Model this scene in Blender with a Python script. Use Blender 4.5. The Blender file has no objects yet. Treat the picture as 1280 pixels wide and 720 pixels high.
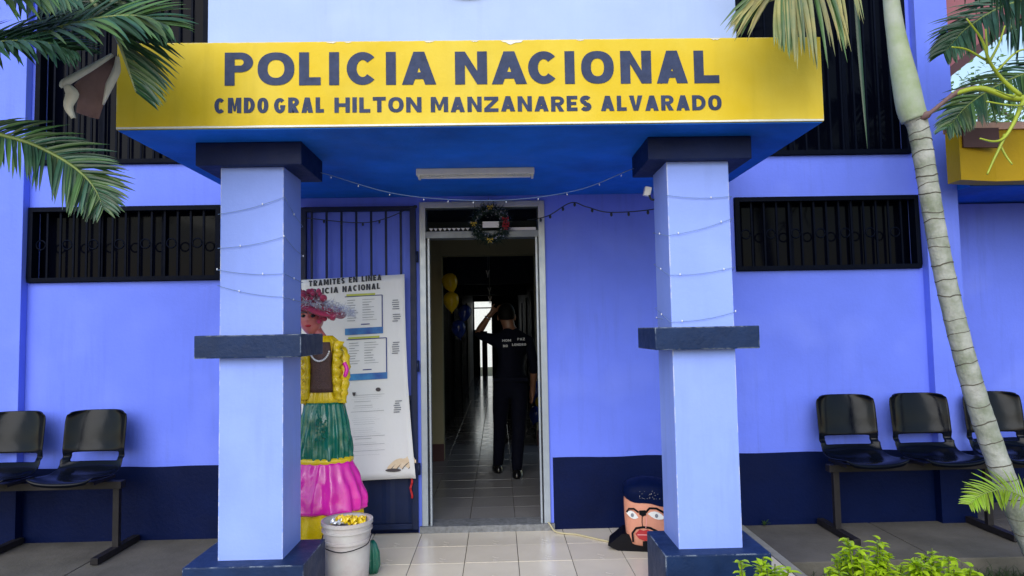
import bpy, bmesh, math, random
from mathutils import Vector, Matrix, noise
from mathutils.geometry import tessellate_polygon
random.seed(11)
R = math.radians
scn = bpy.context.scene
COL = scn.collection

# ------------------------------------------------------------------ camera
YAW, PITCH, ROLL = .021, .0616, .0184
def cam_ray(u, v):
    f = 857.96
    c, s = math.cos(ROLL), math.sin(ROLL)
    x, y = (c*u - s*v)/f, (s*u + c*v)/f
    r = (x, 1, -y)
    c, s = math.cos(PITCH), math.sin(PITCH)
    r = (r[0], c*r[1] - s*r[2], s*r[1] + c*r[2])
    c, s = math.cos(YAW), math.sin(YAW)
    return Vector((c*r[0] + s*r[1], -s*r[0] + c*r[1], r[2]))
F = cam_ray(0, 0).normalized()
RX = (cam_ray(1, 0) - cam_ray(0, 0)).normalized()
UP = RX.cross(F)
cam = bpy.data.cameras.new('camera')
cam.sensor_width = 36
cam.lens = 857.96/1280*36
cam.clip_end = 2000
camo = bpy.data.objects.new('camera', cam)
COL.objects.link(camo)
camo.matrix_world = Matrix(((RX.x, UP.x, -F.x, 0), (RX.y, UP.y, -F.y, -4.9525), (RX.z, UP.z, -F.z, 1.4113), (0, 0, 0, 1)))
scn.camera = camo

# ------------------------------------------------------------------ sky and sun (bright, hazy daylight from the street side)
SUN_EL, SUN_AZ = R(36), R(194)       # azimuth clockwise from +Y
w = bpy.data.worlds.new('World')
scn.world = w
w.use_nodes = True
nt = w.node_tree
sky = nt.nodes.new('ShaderNodeTexSky')
sky.sky_type = 'NISHITA'
sky.sun_disc = False
sky.sun_elevation = SUN_EL
sky.sun_rotation = SUN_AZ
sky.dust_density = 1.0
sky.air_density = 1.5
sky.ozone_density = 1.5
bg = nt.nodes['Background']
bg.inputs['Strength'].default_value = .13
nt.links.new(sky.outputs[0], bg.inputs[0])
sl = bpy.data.lights.new('sun', 'SUN')
sl.energy = 1.5
sl.angle = R(58)
sl.color = (1, .98, .95)
so = bpy.data.objects.new('sun', sl)
COL.objects.link(so)
d = Vector((math.sin(SUN_AZ)*math.cos(SUN_EL), math.cos(SUN_AZ)*math.cos(SUN_EL), math.sin(SUN_EL)))
so.rotation_euler = d.to_track_quat('Z', 'Y').to_euler()
vs = scn.view_settings
vs.view_transform = 'Standard'
vs.look = 'None'
vs.gamma = 1
vs.exposure = .72
vs.use_curve_mapping = False
scn.cycles.max_bounces = 8

# ------------------------------------------------------------------ materials
M = {}
def mat(name, col, rough=.6, var=.12, scale=3., bump=.0, bscale=60., metal=0., spec=.5, col2=None, stain=0., rnd=0., coat=0., sheen=0., trans=0., streak=0., wear=None):
    m = bpy.data.materials.new(name)
    m.use_nodes = True
    n, l = m.node_tree.nodes, m.node_tree.links
    b = n['Principled BSDF']
    b.inputs['Roughness'].default_value = rough
    b.inputs['Metallic'].default_value = metal
    b.inputs['Specular IOR Level'].default_value = spec
    b.inputs['Coat Weight'].default_value = coat
    b.inputs['Sheen Weight'].default_value = sheen
    tc = n.new('ShaderNodeTexCoord')
    def noi(s, det=6, r=.6):
        t = n.new('ShaderNodeTexNoise')
        t.inputs['Scale'].default_value = s
        t.inputs['Detail'].default_value = det
        t.inputs['Roughness'].default_value = r
        l.new(tc.outputs['Object'], t.inputs['Vector'])
        return t
    def mix(a, bcol, fac, mode='MIX'):
        x = n.new('ShaderNodeMix')
        x.data_type = 'RGBA'
        x.blend_type = mode
        for sock, v in ((x.inputs[6], a), (x.inputs[7], bcol), (x.inputs[0], fac)):
            if hasattr(v, 'links'): l.new(v, sock)
            else: sock.default_value = v
        return x.outputs[2]
    def ramp(src, a, b_, c0=0., c1=1.):
        r = n.new('ShaderNodeMapRange')
        r.inputs[1].default_value = a
        r.inputs[2].default_value = b_
        r.inputs[3].default_value = c0
        r.inputs[4].default_value = c1
        l.new(src, r.inputs[0])
        return r.outputs[0]
    c = (*col, 1)
    alt = (*(col2 or [x*(1-var) for x in col]), 1)
    out = mix(c, alt, ramp(noi(scale).outputs[0], .35, .7))
    if stain:
        s2 = noi(scale*.45, 8, .7)
        out = mix(out, (col[0]*.35+.02, col[1]*.35+.02, col[2]*.35+.015, 1), ramp(s2.outputs[0], .56, .8, 0, stain))
    if streak:          # roller and run-off marks, long in the vertical
        mp = n.new('ShaderNodeMapping')
        mp.inputs['Scale'].default_value = (9, 9, .7)
        l.new(tc.outputs['Object'], mp.inputs['Vector'])
        st = noi(1.6, 7, .65)
        l.new(mp.outputs[0], st.inputs['Vector'])
        pt = noi(.9, 3, .5)
        ml = n.new('ShaderNodeMath'); ml.operation = 'MULTIPLY'
        l.new(ramp(st.outputs[0], .5, .75, 0, streak), ml.inputs[0])
        l.new(ramp(pt.outputs[0], .4, .65), ml.inputs[1])
        out = mix(out, (col[0]*.5+.01, col[1]*.5+.01, col[2]*.5+.01, 1), ml.outputs[0])
        pk = noi(2.6, 2, .4)        # touched-up patches, a shade lighter
        out = mix(out, (min(1, col[0]*1.25+.02), min(1, col[1]*1.2+.02), min(1, col[2]*1.03), 1), ramp(pk.outputs[0], .52, .72, 0, streak*.8))
    if wear:            # paint rubbed off along the arrises
        bv = n.new('ShaderNodeBevel'); bv.samples = 4; bv.inputs['Radius'].default_value = .011
        ge = n.new('ShaderNodeNewGeometry')
        dt = n.new('ShaderNodeVectorMath'); dt.operation = 'DOT_PRODUCT'
        l.new(bv.outputs[0], dt.inputs[0]); l.new(ge.outputs['True Normal'], dt.inputs[1])
        wn = noi(11, 7, .75)
        mm = n.new('ShaderNodeMath'); mm.operation = 'MULTIPLY'
        l.new(ramp(dt.outputs['Value'], .985, .90), mm.inputs[0])
        l.new(ramp(wn.outputs[0], .48, .56, 0, .9), mm.inputs[1])
        out = mix(out, (*wear, 1), mm.outputs[0])
    if rnd:
        oi = n.new('ShaderNodeObjectInfo')
        hs = n.new('ShaderNodeHueSaturation')
        l.new(ramp(oi.outputs['Random'], 0, 1, 1-rnd, 1+rnd), hs.inputs['Value'])
        l.new(ramp(oi.outputs['Random'], 0, 1, .5-rnd*.06, .5+rnd*.06), hs.inputs['Hue'])
        l.new(out, hs.inputs['Color'])
        out = hs.outputs[0]
    l.new(out, b.inputs['Base Color'])
    if bump:
        bt = noi(bscale, 5, .65)
        bn = n.new('ShaderNodeBump')
        bn.inputs['Strength'].default_value = bump
        bn.inputs['Distance'].default_value = .01
        l.new(bt.outputs[0], bn.inputs['Height'])
        l.new(bn.outputs[0], b.inputs['Normal'])
    r2 = noi(scale*2.3)
    l.new(ramp(r2.outputs[0], .3, .75, max(rough-.08, .02), min(rough+.1, 1)), b.inputs['Roughness'])
    if trans:
        tr = n.new('ShaderNodeBsdfTranslucent')
        l.new(out, tr.inputs[0])
        ms = n.new('ShaderNodeMixShader')
        ms.inputs[0].default_value = trans
        l.new(b.outputs[0], ms.inputs[1])
        l.new(tr.outputs[0], ms.inputs[2])
        l.new(ms.outputs[0], n['Material Output'].inputs[0])
    M[name] = m
    return m
mat('wall', (.148, .222, .92), .6, .13, 1.4, .2, 38, stain=.2, spec=.2, streak=.42)
mat('column', (.26, .37, .92), .5, .10, 2.2, .14, 50, stain=.12, spec=.25, streak=.30, wear=(.68, .68, .70))  # paler copy of the wall paint: the columns' stronger light is in the colour
mat('upper', (.33, .44, .78), .6, .08, 1.2, .15, 50, stain=.06, streak=.2)  # wall paint made paler: open-sky light on the panel is put into the colour
mat('soffit', (.015, .19, .86), .6, .45, 1.6, .25, 40, stain=.7, spec=.15)  # deeper than the wall blue: shade under the slab is put into the colour
mat('dado', (.0015, .007, .05), .5, .3, 2.5, .25, 45, stain=.15, spec=.1)
mat('plinth', (.008, .026, .09), .5, .35, 7, .3, 45, stain=.4, spec=.22, wear=(.30, .35, .42))
mat('capital', (.004, .013, .07), .5, .3, 5, .2, 45, spec=.15)
mat('yellow', (.62, .43, .007), .55, .12, 1.7, .12, 50, col2=(.69, .53, .06), stain=.25, spec=.2, streak=.30, wear=(.7, .62, .4))
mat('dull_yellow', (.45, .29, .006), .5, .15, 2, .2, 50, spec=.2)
mat('lettering', (.035, .05, .115), .6, .3, 22, .1, 80, spec=.2)
mat('plaster_white', (.75, .75, .72), .7, .15, 20, .2, 60)
mat('iron', (.0012, .003, .011), .5, .3, 9, .1, 90, spec=.05)
mat('gate_iron', (.006, .015, .06), .45, .3, 8, .1, 90, spec=.25)
mat('glass_dark', (.0012, .0018, .006), .06, .2, 1.2, spec=.05)
mat('curtain', (.10, .11, .15), .8, .5, 6)
mat('aluminium', (.33, .38, .46), .38, .12, 9, .03, 90, metal=.55)
mat('aluminium_worn', (.16, .19, .24), .42, .2, 9, .03, 90, metal=.5)
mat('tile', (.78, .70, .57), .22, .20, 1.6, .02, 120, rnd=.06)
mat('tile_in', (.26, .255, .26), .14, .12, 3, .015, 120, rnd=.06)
mat('grout', (.07, .062, .05), .85, .3, 20, .2, 90)
mat('sill', (.22, .23, .25), .6, .5, 30, .3, 70, stain=.4)
mat('concrete', (.13, .12, .105), .85, .35, 3.2, .4, 40, stain=.6, spec=.2)
mat('bounce_paving', (.40, .385, .35), .85, .25, 1.5, .4, 30, stain=.4, spec=.2)
mat('kerb', (.30, .29, .25), .8, .3, 6, .4, 50, stain=.4)
mat('soil', (.055, .048, .032), .95, .4, 4, .5, 20, col2=(.06, .075, .03))
mat('grass', (.03, .065, .018), .7, .5, 8, trans=.2)
mat('cream', (.30, .27, .16), .6, .1, 2, .1, 50)
mat('maroon', (.06, .012, .02), .5, .2, 3)
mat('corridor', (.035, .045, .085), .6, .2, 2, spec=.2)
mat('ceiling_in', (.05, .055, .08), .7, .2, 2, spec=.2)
mat('black_plastic', (.0018, .003, .008), .16, .2, 6, .03, 60, spec=.16)
mat('bench_steel', (.018, .016, .02), .5, .4, 12, .1, 80, spec=.3)
mat('white_plastic', (.52, .51, .50), .42, .2, 9, .05, 60, col2=(.46, .40, .40), stain=.7)
mat('fixture', (.72, .72, .66), .5, .12, 9, stain=.2)
mat('paper', (.70, .71, .74), .5, .05, 2, .35, 7)
mat('ink', (.02, .025, .04), .6, .2, 9)
mat('ink_grey', (.20, .22, .27), .6, .3, 30)
mat('print_blue', (.012, .05, .30), .5, .5, 5, col2=(.05, .30, .60))
mat('print_navy', (.02, .04, .22), .5, .2, 9)
mat('print_green', (.45, .50, .08), .5, .2, 9)
mat('print_skin', (.62, .45, .28), .5, .5, 14, col2=(.72, .62, .5))
mat('print_dark', (.06, .05, .06), .5, .2, 9)
mat('satin_green', (.0, .16, .10), .22, .3, 8, .35, 10, spec=.8)
mat('satin_pink', (.85, .02, .45), .22, .2, 6, .45, 9, spec=.8)
mat('satin_yellow', (.85, .60, .006), .25, .2, 6, .35, 12, spec=.7)
mat('sequin_brown', (.10, .045, .04), .35, .5, 90, .6, 160)
mat('pink_hair', (.45, .015, .085), .6, .4, 40, .5, 60, sheen=.5)
mat('doll_skin', (.62, .18, .17), .35, .08, 6)
mat('tinsel', (.72, .74, .78), .25, .2, 30, metal=.35)
mat('doll_eye', (.01, .01, .012), .25)
mat('doll_lid', (.16, .17, .2), .35)
mat('doll_lip', (.42, .008, .02), .3)
mat('bead', (.8, .8, .82), .2, .1, 9)
mat('mask_skin', (.66, .28, .19), .45, .15, 5, .4, 30, stain=.1)
mat('mask_hair', (.0015, .006, .04), .55, .3, 6, .1, 50, spec=.05)
mat('mask_black', (.003, .003, .006), .4, .3, 6, .1, 50, spec=.12)
mat('mask_white', (.75, .76, .76), .4)
mat('mask_red', (.40, .012, .02), .35)
mat('mask_pink', (.75, .32, .33), .4)
mat('uniform', (.0025, .0035, .011), .8, .3, 10, .2, 120, spec=.1)
mat('skin', (.16, .075, .045), .5, .1, 8)
mat('hair', (.003, .003, .003), .6, spec=.1)
mat('boot', (.006, .006, .007), .25)
mat('shirt_print', (.5, .52, .56), .6)
mat('balloon_yellow', (.70, .50, .01), .25, .05, 3, trans=.25)
mat('balloon_blue', (.012, .03, .20), .22, .05, 3, trans=.15)
mat('wreath_green', (.012, .035, .022), .5, .5, 30)
mat('wreath_gold', (.42, .30, .03), .35)
mat('wreath_red', (.28, .008, .015), .5)
mat('wire_dark', (.012, .02, .03), .5)
mat('wire_pale', (.16, .25, .45), .5)
mat('bulb', (.75, .78, .82), .2)
mat('hose', (.52, .46, .28), .5)
mat('red_tape', (.45, .01, .015), .5)
mat('palm_dark', (.028, .09, .045), .4, .5, 7, spec=.5, rnd=.45, trans=.18)
mat('palm_mid', (.085, .165, .05), .4, .5, 7, rnd=.35, trans=.22)
mat('palm_lime', (.26, .42, .02), .4, .4, 7, rnd=.2, trans=.3)
mat('palm_dry', (.34, .30, .11), .55, .5, 9, col2=(.12, .19, .09), rnd=.25, trans=.2)
mat('rachis', (.16, .22, .05), .45, .3, 9)
mat('rachis_pale', (.30, .34, .16), .5, .5, 14)
mat('trunk', (.40, .41, .40), .9, .5, 8, 1.0, 22, col2=(.17, .20, .14), stain=.7, spec=.1)
mat('trunk_ring', (.12, .11, .095), .9, .4, 12, .6, 40, spec=.1)
mat('crownshaft', (.40, .43, .41), .6, .4, 5, .3, 30, col2=(.27, .34, .20), stain=.35, spec=.2, streak=.7)
mat('spathe', (.17, .10, .105), .75, .3, 8, .5, 30)
mat('spathe_pale', (.62, .60, .55), .7, .2, 14, .3, 40)
mat('flower_stalk', (.34, .42, .03), .45, .3, 8)
mat('lime_leaf', (.36, .56, .012), .4, .3, 20, trans=.35, col2=(.50, .64, .03))
mat('stem', (.10, .12, .03), .7)
mat('bark', (.09, .07, .05), .9, .4, 6, .6, 20)
mat('tree_leaf', (.07, .15, .03), .55, .6, 1.2, col2=(.14, .25, .05), trans=.35)
mat('pink_wall', (.27, .085, .11), .6, .12, 2, .15, 40)
mat('ledge', (.55, .33, .28), .6, .12, 4)
mat('emblem', (.03, .06, .22), .5, .3, 9)
mat('floodlight', (.78, .78, .76), .35)
mat('watch', (.5, .5, .52), .25, metal=.8)

# ------------------------------------------------------------------ helpers
WL = {}
def tag(o, label=None, cat=None, group=None, kind=None):
    if label: o['label'] = label
    if cat: o['category'] = cat
    if group: o['group'] = group
    if kind: o['kind'] = kind
    return o
def empty(name, loc, label=None, cat=None, group=None, kind=None):
    o = bpy.data.objects.new(name, None)
    o.empty_display_size = .1
    COL.objects.link(o)
    o.location = loc
    WL[o] = Vector(loc)
    return tag(o, label, cat, group, kind)
def link(name, me, parent=None, loc=None):
    o = bpy.data.objects.new(name, me)
    COL.objects.link(o)
    base = WL.get(parent, Vector((0, 0, 0)))
    if parent: o.parent = parent
    if loc is not None:
        o.location = Vector(loc) - base
        WL[o] = Vector(loc)
    else:
        WL[o] = base.copy()
    return o
class B:
    """collects geometry in world coordinates"""
    def __init__(s): s.v = []; s.f = []; s.mi = []; s.cur = 0
    def add(s, vs_, fs):
        k = len(s.v)
        s.v += [Vector(p) for p in vs_]
        s.f += [tuple(i+k for i in q) for q in fs]
        s.mi += [s.cur]*len(fs)
        return s
    def box(s, x0, x1, y0, y1, z0, z1):
        return s.add([(x0,y0,z0),(x1,y0,z0),(x1,y1,z0),(x0,y1,z0),(x0,y0,z1),(x1,y0,z1),(x1,y1,z1),(x0,y1,z1)],
                     [(3,2,1,0),(4,5,6,7),(0,1,5,4),(1,2,6,5),(2,3,7,6),(3,0,4,7)])
    def prism(s, pts, y0, y1):
        """polygon in x,z extruded along y"""
        n = len(pts)
        vs_ = [(x, y0, z) for x, z in pts] + [(x, y1, z) for x, z in pts]
        fs = [tuple(range(n)), tuple(range(2*n-1, n-1, -1))]
        fs += [(i, i+n, (i+1) % n + n, (i+1) % n) for i in range(n)]
        return s.add(vs_, fs)
    def tube(s, pts, rad, n=8, caps=True):
        pts = [Vector(p) for p in pts]
        if not hasattr(rad, '__len__'): rad = [rad]*len(pts)
        vs_, fs = [], []
        t0 = (pts[1]-pts[0]).normalized()
        nrm = t0.orthogonal().normalized()
        for i, p in enumerate(pts):
            t = (pts[min(i+1, len(pts)-1)] - pts[max(i-1, 0)]).normalized()
            nrm = (nrm - t*nrm.dot(t))
            nrm = nrm.normalized() if nrm.length > 1e-6 else t.orthogonal().normalized()
            b = t.cross(nrm)
            for k in range(n):
                a = 2*math.pi*k/n
                vs_.append(p + (nrm*math.cos(a) + b*math.sin(a))*rad[i])
        for i in range(len(pts)-1):
            for k in range(n):
                fs.append((i*n+k, i*n+(k+1) % n, (i+1)*n+(k+1) % n, (i+1)*n+k))
        if caps:
            fs.append(tuple(range(n-1, -1, -1)))
            e = (len(pts)-1)*n
            fs.append(tuple(range(e, e+n)))
        return s.add(vs_, fs)
    def lathe(s, c, prof, n=32, fn=None, sx=1, sy=1, caps=True):
        """prof: (r, z) list; fn(theta, i, r) -> r"""
        vs_, fs = [], []
        for i, (r, z) in enumerate(prof):
            for k in range(n):
                a = 2*math.pi*k/n
                rr = fn(a, i, r) if fn else r
                vs_.append((c[0]+rr*math.cos(a)*sx, c[1]+rr*math.sin(a)*sy, c[2]+z))
        for i in range(len(prof)-1):
            for k in range(n):
                fs.append((i*n+k, i*n+(k+1) % n, (i+1)*n+(k+1) % n, (i+1)*n+k))
        if caps:
            fs.append(tuple(range(n-1, -1, -1)))
            e = (len(prof)-1)*n
            fs.append(tuple(range(e, e+n)))
        return s.add(vs_, fs)
    def ball(s, c, rx, ry=None, rz=None, nu=12, nv=8):
        ry = ry or rx; rz = rz or rx
        prof = [(max(math.sin(math.pi*i/nv), .001), -math.cos(math.pi*i/nv)) for i in range(nv+1)]
        vs_ = []; fs = []
        for r, z in prof:
            for k in range(nu):
                a = 2*math.pi*k/nu
                vs_.append((c[0]+r*math.cos(a)*rx, c[1]+r*math.sin(a)*ry, c[2]+z*rz))
        for i in range(nv):
            for k in range(nu):
                fs.append((i*nu+k, i*nu+(k+1) % nu, (i+1)*nu+(k+1) % nu, (i+1)*nu+k))
        return s.add(vs_, fs)
    def poly_xz(s, loops, y):
        """filled flat polygons (with holes) facing -Y"""
        L = [[Vector((x, z, 0)) for x, z in lp] for lp in loops]
        tris = tessellate_polygon(L)
        flat = [(p.x, y, p.y) for lp in L for p in lp]
        fs = []
        for t in tris:
            a, b, c = [Vector(flat[i]) for i in t]
            nn = (b-a).cross(c-a)
            fs.append(tuple(t) if nn.y < 0 else tuple(reversed(t)))
        return s.add(flat, fs)
    def mesh(s, name, mats, smooth=False, base=Vector((0, 0, 0)), bevel=0):
        me = bpy.data.meshes.new(name)
        me.from_pydata([p-base for p in s.v], [], s.f)
        for m_ in (mats if isinstance(mats, (list, tuple)) else [mats]): me.materials.append(M[m_])
        me.polygons.foreach_set('material_index', s.mi)
        if bevel:
            bm = bmesh.new(); bm.from_mesh(me)
            bmesh.ops.remove_doubles(bm, verts=bm.verts, dist=1e-5)
            es = [e for e in bm.edges if len(e.link_faces) == 2 and e.calc_face_angle(0) > .5]
            bmesh.ops.bevel(bm, geom=es, offset=bevel, segments=2, profile=.7, affect='EDGES', clamp_overlap=True)
            bm.to_mesh(me); bm.free()
        me.polygons.foreach_set('use_smooth', [smooth]*len(me.polygons))
        me.update()
        return me
    def build(s, name, mats, parent=None, smooth=False, bevel=0):
        base = WL.get(parent, Vector((0, 0, 0)))
        return link(name, s.mesh(name, mats, smooth, base, bevel), parent)
def smooth_path(pts, k=6):
    """Catmull-Rom through points"""
    P = [Vector(p) for p in pts]
    P = [P[0]*2-P[1]] + P + [P[-1]*2-P[-2]]
    out = []
    for i in range(1, len(P)-2):
        for j in range(k):
            t = j/k
            a, b, c, d_ = P[i-1], P[i], P[i+1], P[i+2]
            out.append(.5*((2*b)+(-a+c)*t+(2*a-5*b+4*c-d_)*t*t+(-a+3*b-3*c+d_)*t**3))
    out.append(P[-2])
    return out

# ------------------------------------------------------------------ block lettering
def arc(cx, cy, rx, ry, a0, a1, n=18):
    return [(cx+rx*math.cos(R(a0+(a1-a0)*i/n)), cy+ry*math.sin(R(a0+(a1-a0)*i/n))) for i in range(n+1)]
def bowl(x0, w, y0, y1, t, ht, h):
    """D-shaped ring: outer loop and hole"""
    ry = (y1-y0)/2; rx = min(w*.55, ry*1.25); cy = (y0+y1)/2
    o = [(x0, y0)] + arc(x0+w-rx, cy, rx, ry, -90, 90) + [(x0, y1)]
    i = [(x0+t, y0+ht)] + arc(x0+w-rx, cy, rx-t*.95, ry-ht, -90, 90) + [(x0+t, y1-ht)]
    return o, i
def thick(pts, t):
    P = [Vector((a, b)) for a, b in pts]
    L, Rr = [], []
    for i, p in enumerate(P):
        d_ = (P[min(i+1, len(P)-1)]-P[max(i-1, 0)]).normalized()
        n = Vector((-d_.y, d_.x))*t/2
        L.append(tuple(p+n)); Rr.append(tuple(p-n))
    return [L+Rr[::-1]]
def glyph(c, w, h, t):
    ht = t*.82
    if c == 'I': return [[(0,0),(w,0),(w,h),(0,h)]]
    if c == 'L': return [[(0,0),(w,0),(w,ht),(t,ht),(t,h),(0,h)]]
    if c == 'T': m = w/2; return [[(m-t/2,0),(m+t/2,0),(m+t/2,h-ht),(w,h-ht),(w,h),(0,h),(0,h-ht),(m-t/2,h-ht)]]
    if c == 'H': a, b = h/2-ht/2, h/2+ht/2; return [[(0,0),(t,0),(t,a),(w-t,a),(w-t,0),(w,0),(w,h),(w-t,h),(w-t,b),(t,b),(t,h),(0,h)]]
    if c == 'E': a, b = h/2-ht*.45, h/2+ht*.45; return [[(0,0),(w,0),(w,ht),(t,ht),(t,a),(w*.9,a),(w*.9,b),(t,b),(t,h-ht),(w,h-ht),(w,h),(0,h)]]
    if c == 'Z': return [[(0,0),(w,0),(w,ht),(t*1.25,ht),(w,h-ht),(w,h),(0,h),(0,h-ht),(w-t*1.25,h-ht),(0,ht)]]
    if c == 'N': return [[(0,0),(t,0),(t,.60*h),(w-t*1.02,0),(w,0),(w,h),(w-t,h),(w-t,.40*h),(t*1.02,h),(0,h)]]
    if c == 'M': return [[(0,0),(t,0),(t,.62*h),(w/2-t*.25,.12*h),(w/2+t*.25,.12*h),(w-t,.62*h),(w-t,0),(w,0),(w,h),(w-t*1.15,h),(w/2,.45*h),(t*1.15,h),(0,h)]]
    if c == 'V': return [[(w/2-t*.55,0),(w/2+t*.55,0),(w,h),(w-t*1.1,h),(w/2,.32*h),(t*1.1,h),(0,h)]]
    if c == 'A':
        a = w/2-t*.55; s_ = a/h; k = t*1.12; y0, y1 = .17*h, .17*h+ht*.85
        xi = lambda y: k+s_*y
        apex = (w/2-k)/s_
        return [[(0,0),(k,0),(xi(y0),y0),(w-xi(y0),y0),(w-k,0),(w,0),(w-a,h),(a,h)],
                [(xi(y1),y1),(w-xi(y1),y1),(w/2,min(apex,h*.86))]]
    if c == 'O':
        f = lambda rx, ry: [(w/2+rx*math.copysign(abs(math.cos(q))**.88, math.cos(q)), h/2+ry*math.copysign(abs(math.sin(q))**.88, math.sin(q))) for q in [2*math.pi*i/36 for i in range(36)]]
        return [f(w/2, h/2), f(w/2-t, h/2-ht*.95)]
    if c in 'CG':
        o = arc(w/2, h/2, w/2, h/2, 42, 318, 26)
        i = arc(w/2, h/2, w/2-t, h/2-ht, 318 if c == 'C' else 330, 42, 26)
        if c == 'C': return [o+i]
        return [arc(w/2, h/2, w/2, h/2, 42, 325, 26)+[(w*.97,h*.52),(w*.52,h*.52),(w*.52,h*.52-ht*.8),(w-t*1.1,h*.52-ht*.8)]+arc(w/2, h/2, w/2-t, h/2-ht, 325, 42, 26)]
    if c == 'D':
        o, i = bowl(0, w, 0, h, t, ht, h); return [o, i]
    if c in 'PR':
        o, i = bowl(0, w, .40*h, h, t, ht*.85, h)
        if c == 'P': return [[(0,0),(t,0),(t,.40*h)]+o[1:], i]
        return [[(0,0),(t,0),(t,.40*h),(w*.38,.40*h),(w-t*1.15,0),(w,0),(w*.70,.42*h)]+o[3:], i]
    if c == 'S':
        p = arc(w/2, h*.72, w/2-t/2, h*.28-ht/2, 25, 270, 14)[:-1]+arc(w/2, h*.28, w/2-t/2, h*.28-ht/2, 90, -155, 14)
        return thick(p, t*.95)
    return [[(0,0),(w,0),(w,h),(0,h)]]
WID = dict(I=.30, M=1.15, L=.68, E=.72, T=.8, S=.78, P=.82, R=.88)
def word(b, txt, x0, x1, z0, z1, h, t, y, jit=0.):
    """fit a word between x0 and x1; z interpolates from z0 to z1"""
    gap = .16*h
    ws = [WID.get(c, .95)*h for c in txt]
    k = ((x1-x0)-gap*(len(txt)-1)-txt.count('I')*t)/sum(w_ for c, w_ in zip(txt, ws) if c != 'I')
    x = x0
    for c, w_ in zip(txt, ws):
        w2 = t if c == 'I' else w_*k
        zz = z0+(z1-z0)*(x-x0)/max(x1-x0, 1e-6)+random.uniform(-jit, jit)
        lp = [[(x+px, zz+pz) for px, pz in L] for L in glyph(c, w2, h*(1+random.uniform(-jit, jit)*4), t)]
        b.poly_xz(lp, y)
        x += w2+gap
def glyphs_at(b, items, z0f, h, t, y):
    for c, x0, x1 in items:
        z = z0f(x0)
        b.poly_xz([[(x0+px, z+pz) for px, pz in L] for L in glyph(c, x1-x0, h, t)], y)

# ================================================================== THE SETTING
g = B()
g.add([(-60,-40,-.11),(60,-40,-.11),(60,120,-.11),(-60,120,-.11)], [(0,1,2,3)])
tag(g.build('ground', 'soil'), kind='structure')

def bev_box_mesh(name, sx, sy, sz, m_, bev):
    return B().box(-sx/2, sx/2, -sy/2, sy/2, -sz, 0).mesh(name, m_, bevel=bev)

# porch floor: grout bed with one object per tile
T = .33
PX0, PX1, PY = -1.74, 1.655, -1.655
pf = B().box(PX0, PX1, PY, -.002, -.30, -.006).build('porch_floor', 'grout')
tag(pf, kind='structure')
tcache = {}
def tile(parent, x0, x1, y0, y1, z, m_, th=.012):
    x0 += .002; x1 -= .002; y0 += .002; y1 -= .002
    key = (round(x1-x0, 3), round(y1-y0, 3), m_)
    if key not in tcache: tcache[key] = bev_box_mesh('tile', x1-x0, y1-y0, th, m_, .002)
    o = link('tile', tcache[key], parent, ((x0+x1)/2, (y0+y1)/2, z+random.uniform(-.0008, .0008)))
    return o
xs = [PX0]+[-.5605+T*k for k in range(-3, 7)]+[PX1]
for r_ in range(5):
    for a, b_ in zip(xs, xs[1:]):
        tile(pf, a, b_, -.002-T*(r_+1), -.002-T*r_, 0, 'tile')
# side walkways of cast concrete slabs
for nm, edges, y0 in (('walkway', [-8.2, -6.6, -5.1, -3.72, -2.62, -1.75], -.83), ('walkway', [1.72, 2.62, 3.95, 5.3, 6.7, 8.2], -.79)):
    wk = B().box(edges[0]+.01, edges[-1]-.01, y0+.01, -.012, -.3, -.02).build(nm, 'soil')
    tag(wk, kind='structure')
    for a, b_ in zip(edges, edges[1:]):
        sb = B().box(a+.004, b_-.004, y0, -.008, -.16, -.004)
        sb.build('slab', 'concrete', wk, bevel=.008)
B().box(3.37, 8.2, -.006, .449, -.16, -.004).build('slab', 'concrete', wk, bevel=.006)
kb = tag(B().box(1.658, 1.716, -1.70, -.02, -.2, .004).build('kerb', 'kerb', bevel=.008), kind='structure')
tag(B().box(-12, .74, -16, -1.67, -.2, -.085).build('bounce_forecourt', 'bounce_paving'), kind='structure')  # unseen pale ground, widened to bounce light up under the canopy

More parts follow.
